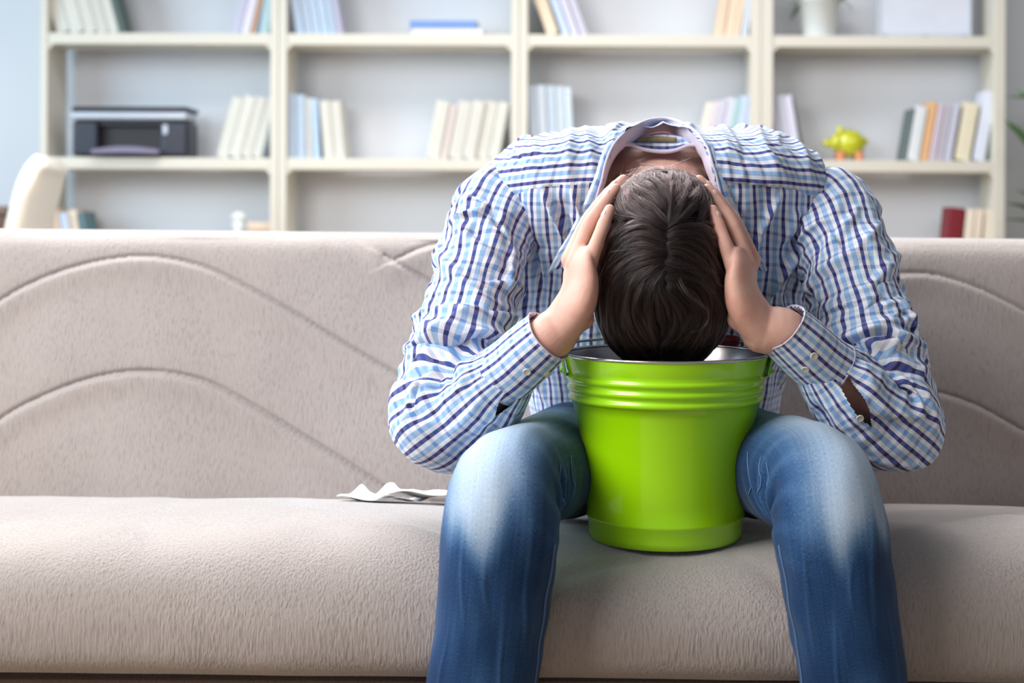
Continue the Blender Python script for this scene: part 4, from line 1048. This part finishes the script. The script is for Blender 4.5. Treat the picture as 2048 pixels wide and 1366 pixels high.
# ---------------------------------------------------------------- hair
HA = np.array((.0930, .112, .1330)); HCN = np.array((HX, HD-.004, HZ-.004))
def hfun(p):
    q = (p-HCN)/HA
    x = q[..., 0]/(1+.07*np.clip(-q[..., 2], -1, 1)); z = q[..., 2]
    e = 2.35
    return np.sqrt((np.abs(x)**e+np.abs(z)**e)**(2/e)+q[..., 1]**2)
def hproj(p, lift=0.0): return HCN+(p-HCN)/hfun(p)[..., None]*(1+np.asarray(lift)[..., None] if np.ndim(lift) else 1+lift)
def hair():
    g = np.random.default_rng(5)
    v, f = ellipsoid((0, 0, 0), (1, 1, 1), 72, 48)
    v = v[:]; W = hproj(HCN+v*HA, -.045)
    low = W[:, 1] > HD+.035
    keep = [q for q in f if not all(low[i] for i in q)]
    cap = mesh('hair', W, keep, M['hairbase'], person); cap['label'] = 'thick dark brown hair parted at the crown'
    A, Bp = P(1337, 452, 1.94), P(1328, 560, 1.94)
    nC, per, K = 900, 40, 16
    # clump roots over the side of the head turned to the room
    u = g.normal(size=(nC*4, 3)); u /= np.linalg.norm(u, axis=1)[:, None]; u = u[u[:, 1] < .42][:nC]; nC = len(u)
    sg = A+(Bp-A)*g.uniform(-.1, 1.1, (170, 1))+g.normal(0, .006, (170, 3)); sg[:, 1] = HCN[1]-HA[1]
    u = np.concatenate([u, (sg-HCN)/HA]); nC = len(u)
    R0 = hproj(HCN+u*HA)
    def flow(p, lat):
        a2, b2 = A[[0, 2]], Bp[[0, 2]]; q = p[:, [0, 2]]; ab = b2-a2
        t = np.clip(((q-a2) @ ab)/(ab @ ab), 0, 1); near = a2+t[:, None]*ab; d = q-near; r = np.linalg.norm(d, axis=1)+1e-6; d = d/r[:, None]
        sx = np.where(d[:, 0] < 0, -1.0, 1.0)
        mid = (t > 0.02) & (t < .98); d[:, 0] = np.where(mid & (np.abs(d[:, 0]) < .3), sx*.5, d[:, 0])
        rel = (q[:, 1]-HCN[2])/HA[2]
        sweep = np.clip(r/.075, 0, 1.3)
        bias = np.stack([np.where(rel < -.3, -sx*np.clip(-rel-.3, 0, .7)*1.15, 0), np.where(rel > .5, .15*sweep, -.72*sweep**1.5)], 1)
        swirl = np.stack([-d[:, 1], d[:, 0]], 1)*(.28*np.exp(-r/.035))[:, None]
        cc_ = q-(a2+b2)/2; cc_ = cc_/(np.linalg.norm(cc_, axis=1)[:, None]+1e-6); d = d*.55+cc_*.45; d = d/(np.linalg.norm(d, axis=1)[:, None]+1e-6)
        v2 = d*(1-.35*np.clip(sweep, 0, 1))[:, None]+bias+swirl
        v2 += lat[:, None]*np.stack([-v2[:, 1], v2[:, 0]], 1)
        v3 = np.stack([v2[:, 0], np.zeros(len(p)), v2[:, 1]], 1)
        e = 1e-4; G = np.stack([(hfun(p+np.eye(3)[k]*e)-hfun(p-np.eye(3)[k]*e)) for k in range(3)], 1); G /= np.linalg.norm(G, axis=1)[:, None]
        # hair on the flanks goes round the head, not off it
        out = v3-G*np.sum(v3*G, 1)[:, None]; ln = np.linalg.norm(out, axis=1)[:, None]; out = out/np.maximum(ln, 1e-4)
        back = sstep(np.abs(q[:, 0]-HCN[0])/HA[0], .8, 1.0)[:, None]*np.array((0, .55, 0)); out = out+back; out -= G*np.sum(out*G, 1)[:, None]
        return out/np.linalg.norm(out, axis=1)[:, None]
    lat = nz(R0, 22, 4)*.45+g.normal(0, .05, nC); Ln = g.uniform(.060, .115, nC); lift0 = g.uniform(.000, .022, nC); lift1 = .030+nz(R0, 40, 2)*.04+g.uniform(0, .035, nC)
    top = (R0[:, 2]-HCN[2])/HA[2]
    Ln = np.where(top > .55, Ln*.62, Ln); lift1 = np.where(top > .45, lift1*.55, lift1)
    G = np.zeros((nC, K, 3)); p = R0.copy(); pts = [p.copy()]
    sub = 3
    for k in range(K-1):
        for _ in range(sub):
            p = p+flow(p, lat*(1+.6*math.sin(k*.7)))*(Ln/((K-1)*sub))[:, None]; p = hproj(p)
        pts.append(p.copy())
    for k in range(K):
        t = k/(K-1); lf = lift0+lift1*np.sin(np.pi*t**.8)*.9+.012*t
        G[:, k] = hproj(pts[k], lf)
    # strands around each guide
    S = np.repeat(G, per, axis=0); n = len(S)
    off = g.normal(size=(n, 3)); tp = np.repeat(sstep(top, .35, .7), per); off *= (g.uniform(.2, 1, n)**.5*(.0048+.003*tp)/np.linalg.norm(off, axis=1))[:, None]
    tt = np.linspace(0, 1, K)
    shape = (1.0-.70*tt**1.2)[None, :, None]; S = S+off[:, None, :]*shape
    ph = g.uniform(0, 6.28, (n, 3)); S += (.0007+.0016*tp)[:, None, None]*np.sin(tt[None, :, None]*g.uniform(4, 9, (n, 1, 1))+ph[:, None, :])*tt[None, :, None]
    # fly-aways at the nape and loose single strands
    nf = 900; idx = g.integers(0, nC, nf); Fl = G[idx].copy(); Fl += g.normal(0, .004, (nf, 1, 3)); Fl += (g.normal(0, .010, (nf, 1, 3))+np.array((0, -.004, .002)))*(tt**2)[None, :, None]
    # one long curl on the right of the fringe
    cp, _ = smooth_path(np.array([P(1358, 560, 1.925), P(1375, 588, 1.918), P(1398, 604, 1.922), P(1416, 622, 1.93), P(1414, 645, 1.935), P(1398, 660, 1.932), P(1384, 662, 1.93)]), K)
    cur = cp[None]+g.normal(0, .0016, (9, 1, 3))*(1-.5*tt)[None, :, None]
    S = np.concatenate([S, Fl, cur]); n = len(S)
    hc = bpy.data.hair_curves.new('strands'); hc.add_curves([K]*n)
    hc.attributes['position'].data.foreach_set('vector', S.astype(np.float32).ravel())
    rad = hc.attributes.get('radius') or hc.attributes.new('radius', 'FLOAT', 'POINT')
    rad.data.foreach_set('value', np.tile((.00021*(1-.75*tt**2)).astype(np.float32), n))
    t = bpy.data.materials.new('hair_strand'); t.use_nodes = True; nt = t.node_tree; nt.nodes.remove(nt.nodes['Principled BSDF'])
    hb = nt.nodes.new('ShaderNodeBsdfHairPrincipled'); hb.parametrization = 'COLOR'; hb.inputs['Color'].default_value = (.020, .0125, .0135, 1); hb.inputs['Roughness'].default_value = .26
    hb.inputs['Radial Roughness'].default_value = .35; hb.inputs['IOR'].default_value = 1.42
    if 'Random Color' in hb.inputs: hb.inputs['Random Color'].default_value = .5
    nt.links.new(hb.outputs[0], nt.nodes['Material Output'].inputs[0])
    tone = np.concatenate([np.repeat(g.uniform(0, 1, nC)**1.5, per)*.8+g.uniform(0, .2, nC*per), g.uniform(.3, 1, nf), np.full(9, .8)]).astype(np.float32)
    hc.attributes.new('tone', 'FLOAT', 'CURVE').data.foreach_set('value', tone)
    at = nt.nodes.new('ShaderNodeAttribute'); at.attribute_name = 'tone'
    mx = nt.nodes.new('ShaderNodeMix'); mx.data_type = 'RGBA'; mx.inputs[6].default_value = (.0045, .0032, .0036, 1); mx.inputs[7].default_value = (.058, .038, .037, 1)
    nt.links.new(at.outputs['Fac'], mx.inputs[0]); nt.links.new(mx.outputs[2], hb.inputs['Color'])
    hc.materials.append(t)
    o = bpy.data.objects.new('hair_strands', hc); COL.objects.link(o); put(o, cap); o['kind'] = 'stuff'
hair()

# ---------------------------------------------------------------- jeans
LEGL = [(.030,2.53,.510,.098), (-.022,2.36,.515,.094), (-.062,2.14,.535,.090), (-.090,2.02,.545,.085), (-.108,1.935,.550,.0840), (-.1160,1.885,.537,.0820), (-.1215,1.862,.500,.0790), (-.1275,1.858,.45,.0765), (-.1345,1.862,.38,.0745), (-.1450,1.868,.30,.0750), (-.1560,1.885,.20,.0740), (-.168,1.905,.085,.0760)]
LEGR = [(.195,2.53,.510,.098), (.235,2.36,.515,.094), (.268,2.14,.538,.090), (.290,2.02,.549,.0885), (.306,1.935,.554,.0845), (.3130,1.885,.540,.0825), (.319,1.862,.502,.0795), (.327,1.858,.45,.0760), (.3385,1.862,.38,.0735), (.3520,1.868,.30,.0730), (.362,1.885,.20,.0730), (.372,1.905,.085,.0760)]
legdat = []
def leg(pts, side):
    pts = np.array(pts, float); n, m = 360, 200; pts[2:, 0] += -.007*side if side < 0 else -.004; pts[2:, 3] -= .003; pts[2:6, 3] -= .007; pts[1:6, 0] += .004*side
    C4, s = smooth_path(pts, n); C, R = C4[:, :3], C4[:, 3]
    T = np.gradient(C, axis=0); K = np.exp(-np.linspace(-2, 2, 51)**2); K /= K.sum()
    Tp = np.vstack([np.repeat(T[:1], 25, 0), T, np.repeat(T[-1:], 25, 0)]); T = np.stack([np.convolve(Tp[:, k], K, 'valid') for k in range(3)], 1); T /= np.linalg.norm(T, axis=1)[:, None]
    # ring frame: X axis sideways, so that angle 0 = right of the picture, 90 = top / front
    X = np.array((1.0, 0, 0)); N = X-T*(T @ X)[:, None]; N /= np.linalg.norm(N, axis=1)[:, None]; B = np.cross(T, N); 
    if B[0][2] < 0: B = -B
    th = np.linspace(-math.pi/2, 1.5*math.pi, m+1)                       # seam underneath
    V = C[:, None, :]+R[:, None, None]*(np.cos(th)[None, :, None]*N[:, None, :]+np.sin(th)[None, :, None]*B[:, None, :])
    S = np.repeat(s[:, None], m+1, 1); TH = np.repeat(th[None, :], n, 0)
    ik = int(np.argmax(np.linalg.norm(np.gradient(T, axis=0), axis=1))); sk = s[ik]
    front = np.sin(TH)                                                # +1 top / front
    inner = np.cos(TH)*(-side)                                       # +1 towards the bucket
    seed = 5.0 if side < 0 else 21.0
    loc = np.stack([np.cos(TH).ravel()*.08, np.sin(TH).ravel()*.08, S.ravel()], 1)
    d = nz(loc*np.array((1, 1, .35)), 15, seed)*.005+nz(loc*np.array((1, 1, .6)), 34, seed)*.0022
    # crumples at the back of the knee and on the inner side
    wav = np.sin((S-sk)*2*np.pi/.034+1.8*np.sin(TH*2+seed)+nz(loc, 10, seed).reshape(n, m+1)*2)
    d += (wav*np.exp(-((S-sk+.03)/.075)**2)*sstep(-front+.6*np.clip(inner, 0, 1), -.1, .9)*(1-.75*sstep(S, sk-.02, sk+.05))).ravel()*.007
    d += (np.sin((S-sk)*2*np.pi/.06+TH*2+seed)*np.exp(-((S-sk-.15)/.12)**2)*sstep(inner, .2, .9)).ravel()*.0006
    # knee cap
    d += (np.exp(-((S-sk+.005)/.05)**2)*sstep(front, .2, 1)*.004).ravel()
    ii, jj = np.meshgrid(np.arange(n-1), np.arange(m), indexing='ij'); k = m+1
    W = V.reshape(-1, 3); Nn = W-np.repeat(C, k, 0); Nn /= np.linalg.norm(Nn, axis=1)[:, None]
    # ridge creases running down the shin
    uvp = np.stack([TH.ravel()*.08, S.ravel()], 1)
    ridge = np.zeros(len(W))
    for a0, s0, a1, s1, am in ((2.2, .02, 2.0, .16, .0020), (2.35, .12, 2.5, .34, .0018), (1.35, .10, 1.1, .30, .0018), (1.9, .20, 1.7, .38, .0014), (1.0, .02, .8, .20, .0018), (1.75, .06, 1.6, .13, .0014)):
        a0, a1 = (a0, a1) if side < 0 else (math.pi-a0, math.pi-a1)
        line = np.array([(a0*.08, sk+s0), ((a0+a1)/2*.08+.004, sk+(s0+s1)/2), (a1*.08, sk+s1)]); dd, t = seg_dist(uvp, line)
        e = np.exp(-(dd/.0028)**2)*np.sin(np.pi*np.clip(t, .02, .98)); ridge += e; d += am*e
    W2 = W+Nn*d[:, None]
    Fq = np.stack([ii*k+jj, ii*k+jj+1, (ii+1)*k+jj+1, (ii+1)*k+jj], -1).reshape(-1, 4)
    uv = np.stack([TH.ravel()*.08, S.ravel()], 1)
    # worn, bleached patch over thigh and knee
    ctr = math.pi/2+(.42 if side < 0 else -.42)
    ang = np.exp(-(((TH-ctr)/1.0)**2)**1.4)
    edge = nz(loc*np.array((1, 1, .4)), 30, seed+2).reshape(n, m+1)*.035
    al = sstep(S, sk-.46, sk-.16)*(1-sstep(S+edge, sk+.015, sk+.080))
    wear = .19+.71*ang*al+.10*nz(loc, 14, 9).reshape(n, m+1)
    wear = wear.ravel()+ridge*.09+(np.exp(-(np.abs(TH-ctr)/.10)**2)*.0).ravel()
    wear += .10*np.maximum(0, wav).ravel()*np.exp(-((S-sk+.02)/.09)**2).ravel()*sstep(inner, .2, .9).ravel()
    legdat.append((W2.reshape(n, k, 3), Nn.reshape(n, k, 3), th, s, sk, side))
    return W2, Fq, uv[Fq.ravel()], np.clip(wear, 0, 1)
JL, JR = leg(LEGL, -1), leg(LEGR, 1)
hv, hf = ellipsoid((XC, 2.53, .545), (.195, .155, .118), 64, 40); hf = np.array(hf)
huv = np.stack([hv[:, 0], hv[:, 2]], 1)
vv, ff, uu, aa, o = [], [], [], [], 0
for v, f, u, a in (JL, JR, (hv, hf, huv[hf.ravel()], np.full(len(hv), .2))):
    vv.append(v); ff.append(np.asarray(f)+o); uu.append(u); aa.append(a); o += len(v)
jeans = mesh('jeans', np.concatenate(vv), np.concatenate(ff), M['denim'], person, np.concatenate(uu), attr=np.concatenate(aa)); jeans['label'] = 'faded blue denim jeans'
for Wg, Ng, th, s, sk, side in legdat:
    # raised inseam with two rows of stitching on the inner side
    a = .30 if side < 0 else math.pi-.30
    for da in (0.0, .055):
        j = int(np.argmin(np.abs(th-(a+(da if side < 0 else -da)))))
        i0, i1 = int(np.argmin(np.abs(s-(sk+.05)))), len(s)-8
        line = Wg[i0:i1:3, j]+Ng[i0:i1:3, j]*.0008
        v, f = tube(line, .0007, 6, (1, 0, 0)); mesh('stitching', v, f, M['stitch'], jeans)
    for sa, da in ((-.075, 0), (-.055, .02), (-.125, .02)):
        i = int(np.argmin(np.abs(s-(sk+sa)))); lo, hi = (-.35, .42) if side < 0 else (math.pi-.42, math.pi+.35)
        js = [j for j in range(len(th)) if lo < th[j] < hi]
        line = np.array([Wg[min(len(s)-1, i+int(6*math.sin((j-js[0])*.12))), j]+Ng[i, j]*.0008 for j in js[::2]])
        v, f = tube(line, .0008, 6, (0, 1, 0)); mesh('stitching', v, f, M['stitch'], jeans)

# ---------------------------------------------------------------- shoes
for x, y, s in ((-.170, 1.90, -1), (.374, 1.90, 1)):
    path = np.array([(x-.0*s, y+.06, .045, .036, .040), (x, y+.02, .055, .040, .050), (x+.004*s, y-.05, .046, .043, .042), (x+.010*s, y-.12, .036, .046, .032), (x+.014*s, y-.18, .030, .036, .024)])
    C, _ = smooth_path(path, 24); V, Fc = tube(C[:, :3], C[:, 3], 24, (1, 0, 0), C[:, 4]); V[:, 2] = np.maximum(V[:, 2], .014); sh = mesh('shoe', V, Fc, M['shoe'], person)
    V2 = V.copy(); V2[:, 2] = np.clip(V2[:, 2], 0, .016); mesh('sole', V2*np.array((1, 1, 1)), Fc, M['dark_plastic'], sh)
